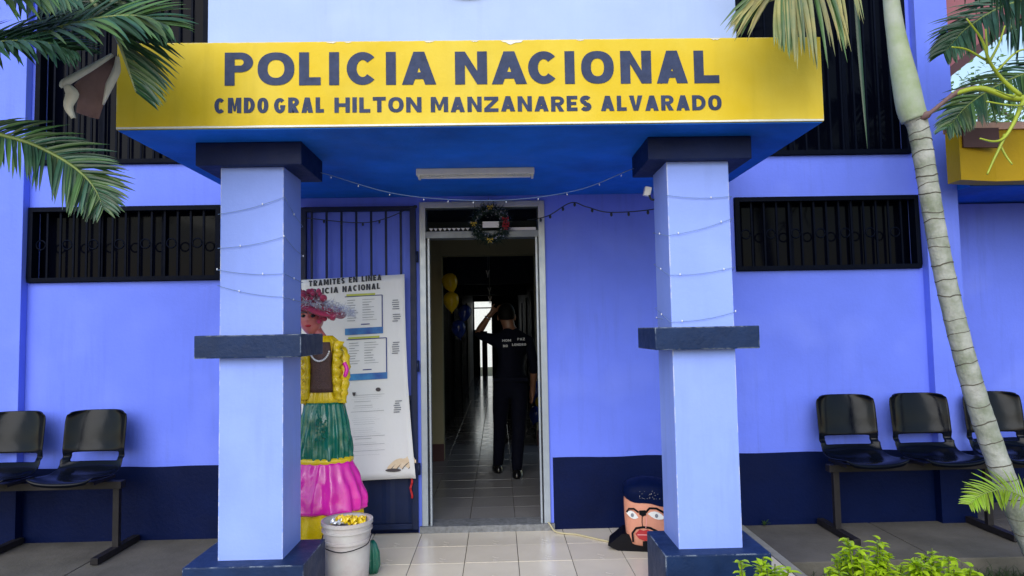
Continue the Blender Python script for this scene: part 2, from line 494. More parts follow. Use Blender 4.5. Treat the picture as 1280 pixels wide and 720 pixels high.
# ================================================================== THE POLICE STATION
ST = empty('police_station', (0, 0, 0), 'blue painted police station with yellow entrance canopy and two square columns', 'building')
HOLES = [(-3.345,-1.98,1.808,2.354), (1.739,3.102,1.808,2.354), (-3.315,-2.08,2.658,4.3), (1.80,3.075,2.658,4.3), (-.56,.35,0,2.351)]
def walled(name, m_, x0, x1, z0, z1, holes, y0=0., y1=.2, parent=ST):
    X = sorted({x0, x1, *[v for h in holes for v in h[:2] if x0 < v < x1]})
    Z = sorted({z0, z1, *[v for h in holes for v in h[2:] if z0 < v < z1]})
    def solid(i, j):
        if not (0 <= i < len(X)-1 and 0 <= j < len(Z)-1): return False
        cx, cz = (X[i]+X[i+1])/2, (Z[j]+Z[j+1])/2
        return not any(a < cx < b and c < cz < d_ for a, b, c, d_ in holes)
    b = B()
    for i in range(len(X)-1):
        for j in range(len(Z)-1):
            if not solid(i, j): continue
            a, c, e, f = X[i], X[i+1], Z[j], Z[j+1]
            b.add([(a,y0,e),(c,y0,e),(c,y0,f),(a,y0,f)], [(0,1,2,3)])
            b.add([(a,y1,e),(c,y1,e),(c,y1,f),(a,y1,f)], [(3,2,1,0)])
            if not solid(i-1, j): b.add([(a,y0,e),(a,y0,f),(a,y1,f),(a,y1,e)], [(0,1,2,3)])
            if not solid(i+1, j): b.add([(c,y0,e),(c,y1,e),(c,y1,f),(c,y0,f)], [(0,1,2,3)])
            if not solid(i, j-1): b.add([(a,y0,e),(a,y1,e),(c,y1,e),(c,y0,e)], [(0,1,2,3)])
            if not solid(i, j+1): b.add([(a,y0,f),(c,y0,f),(c,y1,f),(a,y1,f)], [(0,1,2,3)])
    return b.build(name, m_, parent)
walled('wall', 'wall', -8, 3.13, -.1, 4.6, HOLES)
# upper panel between the upstairs windows, a plaster coat proud of the wall
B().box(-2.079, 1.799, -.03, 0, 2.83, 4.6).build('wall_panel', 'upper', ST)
B().box(-3.90, -3.349, -.07, 0, -.1, 4.6).build('pilaster', 'wall', ST, bevel=.006)
B().box(3.118, 3.362, -.07, .6, -.1, 4.6).build('pilaster', 'wall', ST, bevel=.006)
walled('wing_wall', 'wall', 3.362, 9, -.1, 2.36, [], .45, .65)
# dark painted band along the foot of the wall, brush-cut upper edge
def dado(x0, x1, y, z=.501):
    b = B(); n = max(2, int((x1-x0)/.06))
    tops = [z+.004*noise.noise((x0+(x1-x0)*i/n*5, y, 3.3))+.0025*math.sin(i*.7) for i in range(n+1)]
    pts = [(x0, -.02)]+[(x1, -.02)]+[(x0+(x1-x0)*i/n, tops[i]) for i in range(n, -1, -1)]
    b.prism(pts, y-.004, y)
    return b.build('painted_dado', 'dado', ST)
dado(-3.348, -.585, 0); dado(.372, 3.116, 0); dado(-8, -3.902, 0)
dado(3.364, 9, .45, .495)
B().box(-3.905, -3.344, -.075, -.0045, -.02, .498).build('painted_dado', 'dado', ST)
B().box(3.113, 3.367, -.075, .445, -.02, .497).build('painted_dado', 'dado', ST)

# barred windows
def window(x0, x1, z0, z1, nb, rings, curtain):
    fr = B()
    t = .036
    for bx in ((x0+.003, x1-.003, z0+.003, z0+t), (x0+.003, x1-.003, z1-t, z1-.003), (x0+.003, x0+t, z0+t, z1-t), (x1-t, x1-.003, z0+t, z1-t)):
        fr.box(bx[0], bx[1], -.028, .05, bx[2], bx[3])
    w_ = fr.build('window', 'iron', ST, bevel=.004)
    B().box(x0+.003, x1-.003, .11, .118, z0+.003, z1-.003).build('pane', 'glass_dark', w_)
    for xm in [x0+(x1-x0)*k/3 for k in (1, 2)]:
        B().box(xm-.016, xm+.016, .085, .108, z0+.004, z1-.004).build('mullion', 'iron', w_)
    h = z1-z0-2*t
    me = B().box(-.0065, .0065, -.0065, .0065, -h/2-.004, h/2+.004).mesh('bar', 'iron')
    bxs = [x0+t+(x1-x0-2*t)*(k+1)/(nb+1) for k in range(nb)]
    for bx in bxs: link('bar', me, w_, (bx, 0, (z0+z1)/2))
    if rings:
        rr = .033
        rm = B().tube([(rr*math.cos(2*math.pi*k/20), 0, rr*math.sin(2*math.pi*k/20)) for k in range(21)], .0055, 6).mesh('scroll_ring', 'iron', True)
        ex = [x0+t]+bxs+[x1-t]
        for k in range(0, len(ex)-1, 2):
            link('scroll_ring', rm, w_, ((ex[k]+ex[k+1])/2, 0, (z0+z1)/2+.0))
    for (cx0, cx1) in curtain:
        b = B(); n = 14
        for i in range(n):
            xa, xb = cx0+(cx1-cx0)*i/n, cx0+(cx1-cx0)*(i+1)/n
            ya, yb = .2+.02*math.sin(i*1.7), .2+.02*math.sin((i+1)*1.7)
            b.add([(xa,ya,z0),(xb,yb,z0),(xb,yb,z1),(xa,ya,z1)], [(0,1,2,3)])
        b.build('curtain', 'curtain', w_)
    return w_
window(-3.345, -1.98, 1.808, 2.354, 13, True, [])
window(1.739, 3.102, 1.808, 2.354, 13, True, [])
window(-3.315, -2.08, 2.658, 4.3, 12, False, [])
window(1.80, 3.075, 2.658, 4.3, 12, False, [])
# round emblem high on the wall panel, its lower rim just at the top of the view
em = B().tube([(-.183, -.031, 4.2), (-.183, -.055, 4.2)], .345, 40).build('emblem', 'emblem', ST)
B().tube([(-.183+.30*math.cos(2*math.pi*k/40), -.056, 4.2+.30*math.sin(2*math.pi*k/40)) for k in range(41)], .012, 6).build('emblem_ring', 'wreath_gold', em, True)

# canopy slab
cn = B()
cn.box(-1.80, 1.5985, -1.71, -.001, 2.3964, 2.8163)
cano = cn.build('canopy', 'yellow', ST, bevel=.006)
B().box(-1.792, 1.590, -1.702, -.004, 2.3915, 2.3957).build('soffit', 'soffit', cano)
b = B(); n = 60      # unpainted drip edge along the lower front arris
for i in range(n):
    xa, xb = -1.797+3.392*i/n, -1.797+3.392*(i+1)/n
    za, zb = [2.4075+.003*noise.noise((x*6, 0, 1)) for x in (xa, xb)]
    b.add([(xa,-1.7118,2.3985),(xb,-1.7118,2.3985),(xb,-1.7118,zb),(xa,-1.7118,za)], [(0,1,2,3)])
b.build('pale_edge', 'plaster_white', cano)
b = B()              # chipped plaster along the upper arris
for cx, wd, dp in ((.09, .11, .022), (-.78, .05, .008), (-.70, .035, .006), (-.31, .05, .007), (-.09, .04, .006), (.42, .04, .006), (1.08, .05, .008)):
    pts = [(cx-wd/2, 2.812)]
    for i in range(1, 9):
        u = i/9
        pts.append((cx-wd/2+wd*u, 2.812-dp*(math.sin(math.pi*u)**.8)*random.uniform(.55, 1.1)))
    pts.append((cx+wd/2, 2.812))
    b.poly_xz([pts[::-1]], -1.7122)
b.build('chipped_plaster', 'plaster_white', cano)['kind'] = 'stuff'
# painted name
K = 3.2425/857.96
def cx_(px): return -1.288+(px-280.9)*(1.093+1.288)/(899.3-280.9)
big = [('P',280.9,316),('O',321.5,367),('L',372.8,399.6),('I',410,422.4),('C',431.8,471.5),('I',480.6,493),('A',500.4,543.2),
       ('N',566.8,606.9),('A',612.5,656.7),('C',658.3,697.6),('I',704.4,716.7),('O',725,766.2),('N',774.5,813.5),('A',820,859.5),('L',867.5,899.3)]
for it in big:
    b = B()
    glyphs_at(b, [(it[0], cx_(it[1]), cx_(it[2]))], lambda x: 2.603-.0135*(x+1.288)/2.38, .162, .0475, -1.7124)
    b.build('painted_letter', 'lettering', cano)
for tx, p, q in (('CMDO',268.6,335),('GRAL',342,403.5),('HILTON',416.5,524.5),('MANZANARES',536,737),('ALVARADO',748.6,901)):
    x0, x1 = cx_(p), cx_(q)
    zf = lambda x: 2.469-.014*(x+1.333)/2.43
    b = B()
    word(b, tx, x0, x1, zf(x0), zf(x1), .0745, .021, -1.7124, .0012)
    b.build('painted_word', 'lettering', cano)

# columns
for (x0, x1, sx) in ((-1.4131, -1.0911, -1), (.8902, 1.2148, 1)):
    y0, y1 = -1.4387, -1.1257
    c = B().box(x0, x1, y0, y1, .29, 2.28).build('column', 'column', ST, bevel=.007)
    B().box(x0-.106, x1+.106, y0-.0535, y1+.0535, 2.272, 2.391).build('capital', 'capital', c, bevel=.006)
    bx0, bx1 = (-1.515, -.985) if sx < 0 else (.79, 1.322)
    B().box(bx0, bx1, y0-.058, y1+.058, 1.298, 1.413).build('band', 'plinth', c, bevel=.007)
    px0, px1 = (-1.545, -.962) if sx < 0 else (.798, 1.322)
    B().box(px0, px1, -1.535, -1.112, -.10, .296).build('plinth', 'plinth', c, bevel=.008)

# entrance: aluminium frame with transom light
df = B()
df.box(-.559, -.515, -.02, .10, .046, 2.35); df.box(.303, .349, -.02, .10, .046, 2.35); df.box(-.515, .303, -.02, .10, 2.306, 2.35)
dfo = df.build('door_frame', 'aluminium', ST, bevel=.004)
B().box(-.515, .303, -.018, .098, 2.085, 2.135).build('transom_bar', 'aluminium_worn', dfo, bevel=.003)
B().box(-.500, -.488, -.012, .05, .046, 2.085).build('stop_bead', 'aluminium', dfo)
B().box(.279, .291, -.012, .05, .046, 2.085).build('stop_bead', 'aluminium', dfo)
# tinted transom pane
gm = bpy.data.materials.new('glass_tint'); gm.use_nodes = True
gb = gm.node_tree.nodes['Principled BSDF']
gb.inputs['Base Color'].default_value = (.35, .4, .5, 1); gb.inputs['Roughness'].default_value = .03
gb.inputs['Transmission Weight'].default_value = 1; gb.inputs['IOR'].default_value = 1.1
M['glass_tint'] = gm
B().box(-.513, .301, .04, .044, 2.137, 2.304).build('transom_pane', 'glass_tint', dfo)
b = B()
b.box(.09, .285, .0, .03, 2.136, 2.158)
b.build('paper_strip', 'paper', dfo)
b = B()
for i in range(9):
    x = -.49+i*.033
    b.add([(x,-.003,2.160),(x+.03,-.003,2.158),(x+.016,-.003,2.138)], [(0,2,1)])
b.build('paper_bunting', 'paper', dfo)['kind'] = 'stuff'
b = B(); n = 24
for i in range(n):
    xa, xb = -.575+.95*i/n, -.575+.95*(i+1)/n
    b.box(xa, xb, -.028-.006*random.random(), .16, -.0, .044+.003*random.random())
b.build('door_sill', 'sill', ST)

# corridor behind the entrance
fz = .04
cf = B().box(-1.25, 1.1, .162, 16, -.1, fz-.006).build('corridor_floor', 'grout')
tag(cf, kind='structure')
xs = [-1.25]+[-.5605+T*k for k in range(-2, 6)]
for r_ in range(26):
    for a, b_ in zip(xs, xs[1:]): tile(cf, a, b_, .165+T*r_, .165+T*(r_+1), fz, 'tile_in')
y = .165+T*26
k = 0
while y < 15.9:
    b = B().box(-1.24, 1.08, y+.002, min(y+T, 15.99)-.002, fz-.006, fz)
    o = b.build('tile_row', 'tile_in', cf); o['kind'] = 'stuff'
    y += T
IN = ST
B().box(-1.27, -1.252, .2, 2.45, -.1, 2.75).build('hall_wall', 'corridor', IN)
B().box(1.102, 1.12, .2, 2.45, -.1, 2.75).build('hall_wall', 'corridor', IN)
B().box(-1.27, -.60, 2.452, 2.62, -.1, 2.60).build('hall_pier', 'cream', IN, bevel=.004)
B().box(.44, 1.12, 3.3, 3.45, -.1, 2.60).build('hall_pier', 'cream', IN, bevel=.004)
B().box(-1.25, -.597, 2.44, 2.4515, fz, .22).build('skirting', 'maroon', IN)
B().box(.437, 1.10, 3.288, 3.2995, fz, .22).build('skirting', 'maroon', IN)
B().box(-1.27, 1.12, 2.455, 2.60, 2.23, 2.60).build('ceiling_beam', 'cream', IN)
B().box(-1.0, .9, 5.4, 5.6, 2.12, 2.60).build('ceiling_beam', 'corridor', IN)
B().box(-1.0, .9, 9.4, 9.6, 2.16, 2.60).build('ceiling_beam', 'corridor', IN)
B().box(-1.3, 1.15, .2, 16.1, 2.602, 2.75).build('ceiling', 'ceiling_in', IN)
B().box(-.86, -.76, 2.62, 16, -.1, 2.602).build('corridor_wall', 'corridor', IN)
B().box(.60, .70, 3.45, 16, -.1, 2.602).build('corridor_wall', 'corridor', IN)
ed = B()
ed.box(-.76, -.72, 15.9, 16, fz, 2.6); ed.box(-.20, .60, 15.9, 16, fz, 2.6); ed.box(-.72, -.20, 15.9, 16, 2.30, 2.6); ed.box(-.72, -.20, 15.9, 16, 2.09, 2.125)
ed.build('back_door_frame', 'iron', IN)
B().box(-.72, -.56, 15.92, 15.98, fz, 1.45).build('back_door_leaf', 'iron', IN)
B().box(-.50, -.34, 15.92, 15.98, fz, 1.40).build('back_door_leaf', 'iron', IN)
# doors along the corridor
for yy in (4.2, 6.6, 9.0, 11.6):
    B().box(-.762, -.735, yy, yy+.95, fz, 2.08).build('corridor_door', 'iron', IN, bevel=.004)
    B().box(.575, .602, yy+.3, yy+1.25, fz, 2.08).build('corridor_door', 'iron', IN, bevel=.004)

cw_ = B(); cw_.box(-6, 6, 24, 24.2, -.11, 3.6)  # white surface added behind the building to brighten the corridor end
tag(cw_.build('added_end_wall', 'plaster_white'), 'added white wall that makes the far end of the corridor bright', 'wall')
# balcony at the right end, with open air behind it
bal = B()
fr = [(3.165, -.40), (3.30, -.365), (3.46, -.33), (3.62, -.345), (9, -.345)]
for (xa, ya), (xb, yb) in zip(fr, fr[1:]):
    bal.add([(xa,ya,2.378),(xb,yb,2.378),(xb,yb,2.735),(xa,ya,2.735),(xa,ya+.14,2.378),(xb,yb+.14,2.378),(xb,yb+.14,2.735),(xa,ya+.14,2.735)],
            [(0,1,2,3),(5,4,7,6),(3,2,6,7),(1,0,4,5)])
bal.add([(3.165,-.40,2.378),(3.165,-.26,2.378),(3.165,-.26,2.735),(3.165,-.40,2.735)], [(3,2,1,0)])
balo = bal.build('balcony', 'dull_yellow', ST)
cap = B()
for (xa, ya), (xb, yb) in zip(fr, fr[1:]):
    cap.add([(xa,ya-.02,2.737),(xb,yb-.02,2.737),(xb,yb-.02,2.785),(xa,ya-.02,2.785),(xa,ya+.16,2.737),(xb,yb+.16,2.737),(xb,yb+.16,2.785),(xa,ya+.16,2.785)],
            [(0,1,2,3),(5,4,7,6),(3,2,6,7),(1,0,4,5)])
cap.build('coping', 'ledge', balo)
B().box(3.364, 9, -.20, .9, 2.372, 2.44).build('balcony_slab', 'soffit', balo)
B().prism([(3.19, 2.60), (3.44, 2.595), (3.44, 2.732), (3.19, 2.732)], -.408, -.385).build('maroon_strip', 'maroon', balo)  # flat maroon strip just below the coping
b = B().prism([(3.37, 3.22), (3.80, 3.545), (4.13, 3.80), (4.60, 4.02), (9, 5.9), (9, 6.4), (3.37, 6.4)], .3, .75)
pr = b.build('gable', 'pink_wall', ST)
b = B()
for (xa, za), (xb, zb) in zip([(3.37, 3.22), (3.80, 3.545), (4.13, 3.80), (4.60, 4.02), (6, 4.62)], [(3.80, 3.545), (4.13, 3.80), (4.60, 4.02), (6, 4.62), (9, 5.9)]):
    b.add([(xa,.285,za-.05),(xb,.285,zb-.05),(xb,.285,zb+.03),(xa,.285,za+.03),(xa,.765,za-.05),(xb,.765,zb-.05),(xb,.765,zb+.03),(xa,.765,za+.03)],
          [(0,1,2,3),(5,4,7,6),(3,2,6,7),(1,0,4,5)])
b.build('gable_trim', 'maroon', pr)

# ================================================================== THINGS AT THE ENTRANCE
# open metal gate leaf folded against the wall
GT = empty('metal_gate', (-.985, -.03, .03), 'dark blue barred metal gate leaf folded back against the wall beside the door', 'gate')
b = B()
for q in ((-1.40,-1.365,.035,2.318), (-.622,-.582,.035,2.318), (-1.365,-.622,2.286,2.318), (-1.365,-.622,.035,.075), (-1.365,-.622,.93,.962)):
    b.box(q[0], q[1], -.052, -.014, q[2], q[3])
b.build('gate_frame', 'gate_iron', GT, bevel=.003)
me = B().box(-.007, .007, -.007, .007, -.66, .66).mesh('bar', 'gate_iron')
for k in range(7): link('bar', me, GT, (-1.365+.743*(k+.93)/7.0-.06, -.033, 1.624))
b = B()
n = 24
for i in range(n):      # ribbed sheet
    xa, xb = -1.364+.741*i/n, -1.364+.741*(i+1)/n
    ya, yb = [-.03-(.006 if j % 6 in (0, 1) else 0) for j in (i, i+1)]
    b.add([(xa,ya,.076),(xb,yb,.076),(xb,yb,.929),(xa,ya,.929)], [(0,1,2,3)])
b.build('sheet_panel', 'gate_iron', GT)
for z in (.45, 1.17, 1.95): B().tube([(-.578,-.04,z-.04),(-.578,-.04,z+.04)], .014, 10).build('hinge', 'gate_iron', GT, True)
# information banner
BN = empty('information_banner', (-1.0, -.09, .39), 'white printed information banner hanging on the barred gate', 'banner')
b = B()
NX, NZ = 20, 30
L0, Z0, Z1 = -1.385, .398, 1.822
def bx_edge(v): return -.590-.066*v-.018*math.sin(v*3.1)       # right edge narrows upward
def bpt(u, v):
    xr = bx_edge(v)
    x = L0+(xr-L0)*u
    z = (Z0+(Z1-Z0)*v) - .022*(1-u)*(1-v) - .028*(1-u)*v
    y = -.088+.005*abs(noise.noise((u*3.1, v*4.3, 2.2)))+.004*abs(math.sin(v*9+u*2))
    if u > .9: y -= .022*((u-.9)/.1)**2*(1-.4*v)
    return Vector((x, y, z))
vs_, fs = [], []
for j in range(NZ+1):
    for i in range(NX+1): vs_.append(bpt(i/NX, j/NZ))
for j in range(NZ):
    for i in range(NX):
        a = j*(NX+1)+i
        fs.append((a, a+1, a+NX+2, a+NX+1))
b.add(vs_, fs)
sh = b.build('sheet', 'paper', BN, True)
md = sh.modifiers.new('t', 'SOLIDIFY'); md.thickness = .0015; md.offset = 1
YP = -.0915
def bxz(px, py):      # print layout: measured on the sheet, metres
    return (-1.377+(px-378)*.00562, 1.7930-(py-350)*.00561+(px-378)*.00020)
def quad(b, p0, p1, y=YP):
    (xa, za), (xb, zb) = bxz(*p0), bxz(*p1)
    sk = (xb-xa)*.036
    b.add([(xa,y,zb),(xb,y,zb+sk),(xb,y,za+sk),(xa,y,za)], [(0,1,2,3)])
b = B()
for tx, p0, p1, h in (('TRAMITES', (386,358.5), (431,357), .041), ('EN', (436,356.5), (447,356), .041), ('LINEA', (452,356), (477,355), .041)):
    (xa, za), (xb, zb) = bxz(*p0), bxz(*p1); word(b, tx, xa, xb, za, zb, h, .0115, YP)
for tx, p0, p1 in (('POLICIA', (383,369.5), (423,368)), ('NACIONAL', (428,367.8), (475,366))):
    (xa, za), (xb, zb) = bxz(*p0), bxz(*p1); word(b, tx, xa, xb, za, zb, .042, .0115, YP)
b.build('printed_title', 'ink', BN)
blue, navy, green, grey = B(), B(), B(), B()
for (x0, y0, x1, y1) in ((431,374,478,424), (433,428,483,481)):
    quad(blue, (x0, y1-10), (x1+.6, y1)); quad(navy, (x1-1, y0), (x1+.4, y1-10)); quad(green, (x0+2, y0-3), (x1-9, y0+1))
    quad(navy, (x0, y0+.6), (x1, y0+1.3))
    for k in range(9):
        yy = y0+4.5+k*3.2
        quad(grey, (x0+3, yy), (x0+random.uniform(10, 17), yy+1)); quad(grey, (x0+22, yy), (x0+random.uniform(30, 40), yy+1))
    quad(navy, (x0+20, y1-15), (x0+31, y1-13.4))
for k in range(30):
    yy = 498+k*2.55
    if k in (4, 9, 15, 22): continue
    quad(grey, (438+random.uniform(0, 5), yy), (random.uniform(462, 480), yy+1.1))
for (x0, y0, nl) in ((490, 381, 5), (490, 399, 4), (489, 434, 6), (491, 507, 6)):
    for k in range(nl): quad(grey, (x0+random.uniform(0, 2), y0+k*2.7), (x0+random.uniform(7, 11), y0+k*2.7+1.4), YP-.0025)
blue.build('printed_blue_bars', 'print_blue', BN)['kind'] = 'stuff'
navy.build('printed_rules', 'print_navy', BN)['kind'] = 'stuff'
green.build('printed_headers', 'print_green', BN)['kind'] = 'stuff'
grey.build('printed_text', 'ink_grey', BN)['kind'] = 'stuff'
b = B()
x, z = bxz(472, 492); b.poly_xz([[(x+.018*math.cos(q*math.pi/8), z+.014*math.sin(q*math.pi/8)) for q in range(16)]], YP)
x, z = bxz(442, 496); b.poly_xz([[(x-.012, z+.012), (x+.012, z+.012), (x+.009, z-.008), (x, z-.016), (x-.009, z-.008)]], YP)
b.build('printed_crests', 'print_dark', BN)['kind'] = 'stuff'
ph = B()
x0, z0 = bxz(511, 583)
ph.poly_xz([[(x0+.035*math.cos(q*.3927), z0+.045*math.sin(q*.3927)) for q in range(16)]], YP-.0003)
ph.build('printed_hand', 'print_skin', BN)
for k, (px, py, L_) in enumerate(((484,591,.115), (491,591,.115), (499,590,.10), (507,590,.075))):
    x0, z0 = bxz(px, py)
    P = [(x0+L_*t_*.85, z0+L_*(1.15*t_-.62*t_*t_)) for t_ in [i/7 for i in range(8)]]
    B().poly_xz(thick(P, .026), YP-.0006-.0004*k).build('printed_finger', 'print_skin', BN)
    B().poly_xz(thick([(a+.011, c-.010) for a, c in P], .005), YP-.0007-.0004*k).build('printed_finger_line', 'print_dark', BN)
x0, z0 = bxz(490, 593.5)
B().poly_xz([[(x0+.055*math.cos(q*.3927), z0+.012*math.sin(q*.3927)+.006) for q in range(16)]], YP-.0026).build('printed_mouse', 'print_dark', BN)
# red ribbon hanging below the banner
b = B()
P = [(-.625+.006*math.sin(k*1.1), -.07-.004*k % .01, .40-.018*k) for k in range(9)]
for p, q in zip(P, P[1:]): b.add([(p[0]-.007,p[1],p[2]),(p[0]+.007,p[1]-.004,p[2]),(q[0]+.007,q[1]-.004,q[2]),(q[0]-.007,q[1],q[2])], [(0,3,2,1)])
rb = b.build('red_ribbon', 'red_tape'); rb.modifiers.new('t', 'SOLIDIFY').thickness = .001
tag(rb, 'thin red ribbon dangling below the white banner', 'ribbon')

# ceiling light under the canopy
CL = empty('ceiling_light', (-.12, -.84, 2.391), 'long white fluorescent light fixed under the canopy', 'light')
B().box(-.478, .234, -.875, -.805, 2.352, 2.3910).build('housing', 'fixture', CL, bevel=.006)
B().tube([(-.455, -.84, 2.347), (.211, -.84, 2.347)], .012, 12).build('tube', 'mask_white', CL, True)
me = B().box(-.002, .002, -.872, -.862, 2.339, 2.353).mesh('fin', 'fixture')
for k in range(34): link('fin', me, CL, (-.40+.56*k/33, 0, 0))
for x in (-.466, .216): B().box(x, x+.012, -.862, -.818, 2.332, 2.3525).build('lamp_holder', 'fixture', CL)

# small floodlight on the column side
FL = empty('floodlight', (.889, -1.10, 2.18), 'small white floodlight mounted on the inner side of a column', 'floodlight')
b = B().add([(.838,-1.115,2.165),(.872,-1.125,2.155),(.884,-1.125,2.205),(.850,-1.115,2.215),(.842,-1.06,2.170),(.876,-1.07,2.160),(.888,-1.07,2.210),(.854,-1.06,2.220)],
            [(3,2,1,0),(4,5,6,7),(0,1,5,4),(1,2,6,5),(2,3,7,6),(3,0,4,7)])
b.build('housing', 'floodlight', FL, bevel=.003)
B().tube(smooth_path([(.89,-1.14,2.13), (.873,-1.14,2.135), (.866,-1.13,2.158)], 4), .006, 6).build('bracket', 'wire_dark', FL, True)

# string lights
def bulbs(root, pts, step, r, m_='bulb', drop=.012):
    me = B().ball((0, 0, 0), r, r, r*1.6, 8, 6).mesh('bulb', m_, True)
    acc = 0
    for p, q in zip(pts, pts[1:]):
        acc += (q-p).length
        if acc > step:
            acc = random.uniform(-.2, .2)*step
            link('bulb', me, root, q+Vector((random.uniform(-.006, .006), random.uniform(-.006, 0), -drop)))
def spiral(label, x0, x1, zz):
    o = .008
    y0, y1 = -1.4387-o, -1.1257+o
    x0 -= o; x1 += o
    pts = []
    for k, (za, zb) in enumerate(zz):
        nx = zz[k+1][0] if k+1 < len(zz) else zb-.03
        for i in range(7): pts.append((x0+(x1-x0)*i/6, y0-.002, za+(zb-za)*i/6-.012*math.sin(math.pi*i/6)))
        pts += [(x1, (y0+y1)/2, zb+(nx-zb)*.25), (x1, y1, zb+(nx-zb)*.4), ((x0+x1)/2, y1, zb+(nx-zb)*.55), (x0, y1, zb+(nx-zb)*.7), (x0, (y0+y1)/2, zb+(nx-zb)*.85)]
    pts = [Vector(p) for p in pts]
    r_ = empty('string_lights', pts[-1], label, 'string lights')
    B().tube(pts, .0013, 5).build('wire', 'wire_pale', r_, True)
    bulbs(r_, pts, .21, .0036, drop=-.003)
spiral('thin string of small lights wound round the column beside the dressed doll', -1.4131, -1.0911, [(2.03, 2.115), (1.855, 1.91), (1.745, 1.72), (1.665, 1.60)])
spiral('thin string of small lights wound round the column beside the painted head', .8902, 1.2148, [(2.095, 2.085), (1.885, 1.97), (1.68, 1.715), (1.438, 1.485)])
P = smooth_path([(-1.10,-1.118,2.335), (-.965,-1.115,2.312), (-.54,-1.115,2.186), (-.001,-1.11,2.146), (.453,-1.115,2.195), (.774,-1.12,2.312), (.90,-1.118,2.34)], 8)
S1 = empty('string_lights', (-.001, -1.11, 2.14), 'pale fairy light string sagging between the two columns', 'string lights')
B().tube(P, .0022, 5).build('wire', 'wire_pale', S1, True); bulbs(S1, P, .15, .0035)
P = smooth_path([(.22,-.06,2.20), (.36,-.2,2.205), (.50,-.4,2.258), (.60,-.45,2.22), (.75,-.5,2.172), (1.0,-.75,2.15), (.95,-1.118,2.148)], 8)
S2 = empty('string_lights', (.75, -.5, 2.165), 'dark string of coloured bulbs looped from the door wreath to a column', 'string lights')
B().tube(P, .0035, 5).build('wire', 'wire_dark', S2, True); bulbs(S2, P, .10, .009, 'wire_dark', .014)
P = smooth_path([(-1.36,-.055,2.24), (-1.0,-.06,2.20), (-.80,-.06,2.225), (-.58,-.06,2.32)], 6)
S3 = empty('string_lights', (-1.0, -.06, 2.2), 'dark string of lights draped across the top of the barred gate', 'string lights')
B().tube(P, .003, 5).build('wire', 'wire_dark', S3, True); bulbs(S3, P, .11, .008, 'wire_dark', .012)

# wreath
WC = Vector((-.044, -.065, 2.176))
WR = empty('wreath', WC, 'round green christmas wreath with gold bows hanging above the door', 'wreath')
b = B()
for i in range(1500):
    a = random.uniform(0, 2*math.pi); r0 = .108+random.gauss(0, .018)
    p = WC+Vector((r0*math.cos(a), random.gauss(0, .015), r0*math.sin(a)))
    dd = Vector((math.cos(a)*random.uniform(-.4, 1)+random.gauss(0, .5), random.gauss(-.2, .5), math.sin(a)*random.uniform(-.4, 1)+random.gauss(0, .5))).normalized()
    s_ = dd.orthogonal().normalized()*.003
    L_ = random.uniform(.025, .055)
    b.add([p-s_, p+s_, p+dd*L_], [(0, 1, 2)])
b.build('needles', 'wreath_green', WR)['kind'] = 'stuff'
b = B()
for i in range(160):
    a = random.uniform(0, 2*math.pi); r0 = .108+random.gauss(0, .022)
    p = WC+Vector((r0*math.cos(a), random.uniform(-.05, -.01), r0*math.sin(a)))
    dd = Vector((random.gauss(0, 1), random.gauss(0, .4), random.gauss(0, 1))).normalized()
    s_ = dd.orthogonal().normalized()*.002
    b.add([p-s_, p+s_, p+dd*random.uniform(.01, .025)], [(0, 1, 2)])
b.build('tinsel', 'tinsel', WR)['kind'] = 'stuff'
B().tube([WC+Vector((.105*math.cos(2*math.pi*k/28), .012, .105*math.sin(2*math.pi*k/28))) for k in range(29)], .02, 8).build('ring', 'wreath_green', WR, True)
def bow(c, s_, m_):
    b = B()
    for sg in (-1, 1):
        b.add([c, c+Vector((sg*s_, -.008, s_*.6)), c+Vector((sg*s_*1.1, -.002, -s_*.4)), c+Vector((sg*s_*.5, -.016, s_*.1))], [(0,1,3),(1,2,3),(2,0,3)])
        b.add([c, c+Vector((sg*s_*.25, -.006, -s_*1.2)), c+Vector((sg*s_*.75, -.004, -s_*1.1))], [(0, 1, 2)])
    b.ball(c+Vector((0, -.006, 0)), s_*.25, nu=8, nv=6)
    b.build('bow', m_, WR)
for a in (90, 180, 268): bow(WC+Vector((.118*math.cos(R(a)), -.05, .118*math.sin(R(a)))), .02, 'wreath_gold')
for a in (15, -3, -14): bow(WC+Vector((.112*math.cos(R(a)), -.05, .112*math.sin(R(a)))), .022, 'wreath_red')
B().box(-.10, .018, -.078, -.070, 2.148, 2.192).build('centre_card', 'paper', WR, bevel=.002)

# hose or cable on the floor
P = smooth_path([(.315,.02,.058), (.34,-.04,.045), (.37,-.09,.012), (.43,-.13,.007), (.51,-.16,.007), (.60,-.24,.007), (.70,-.33,.007), (.80,-.40,.007), (.98,-.42,.007)], 6)
tag(B().tube(P, .006, 8).build('cable', 'hose', None, True), 'pale yellow cable running from the door frame across the tiles', 'cable')

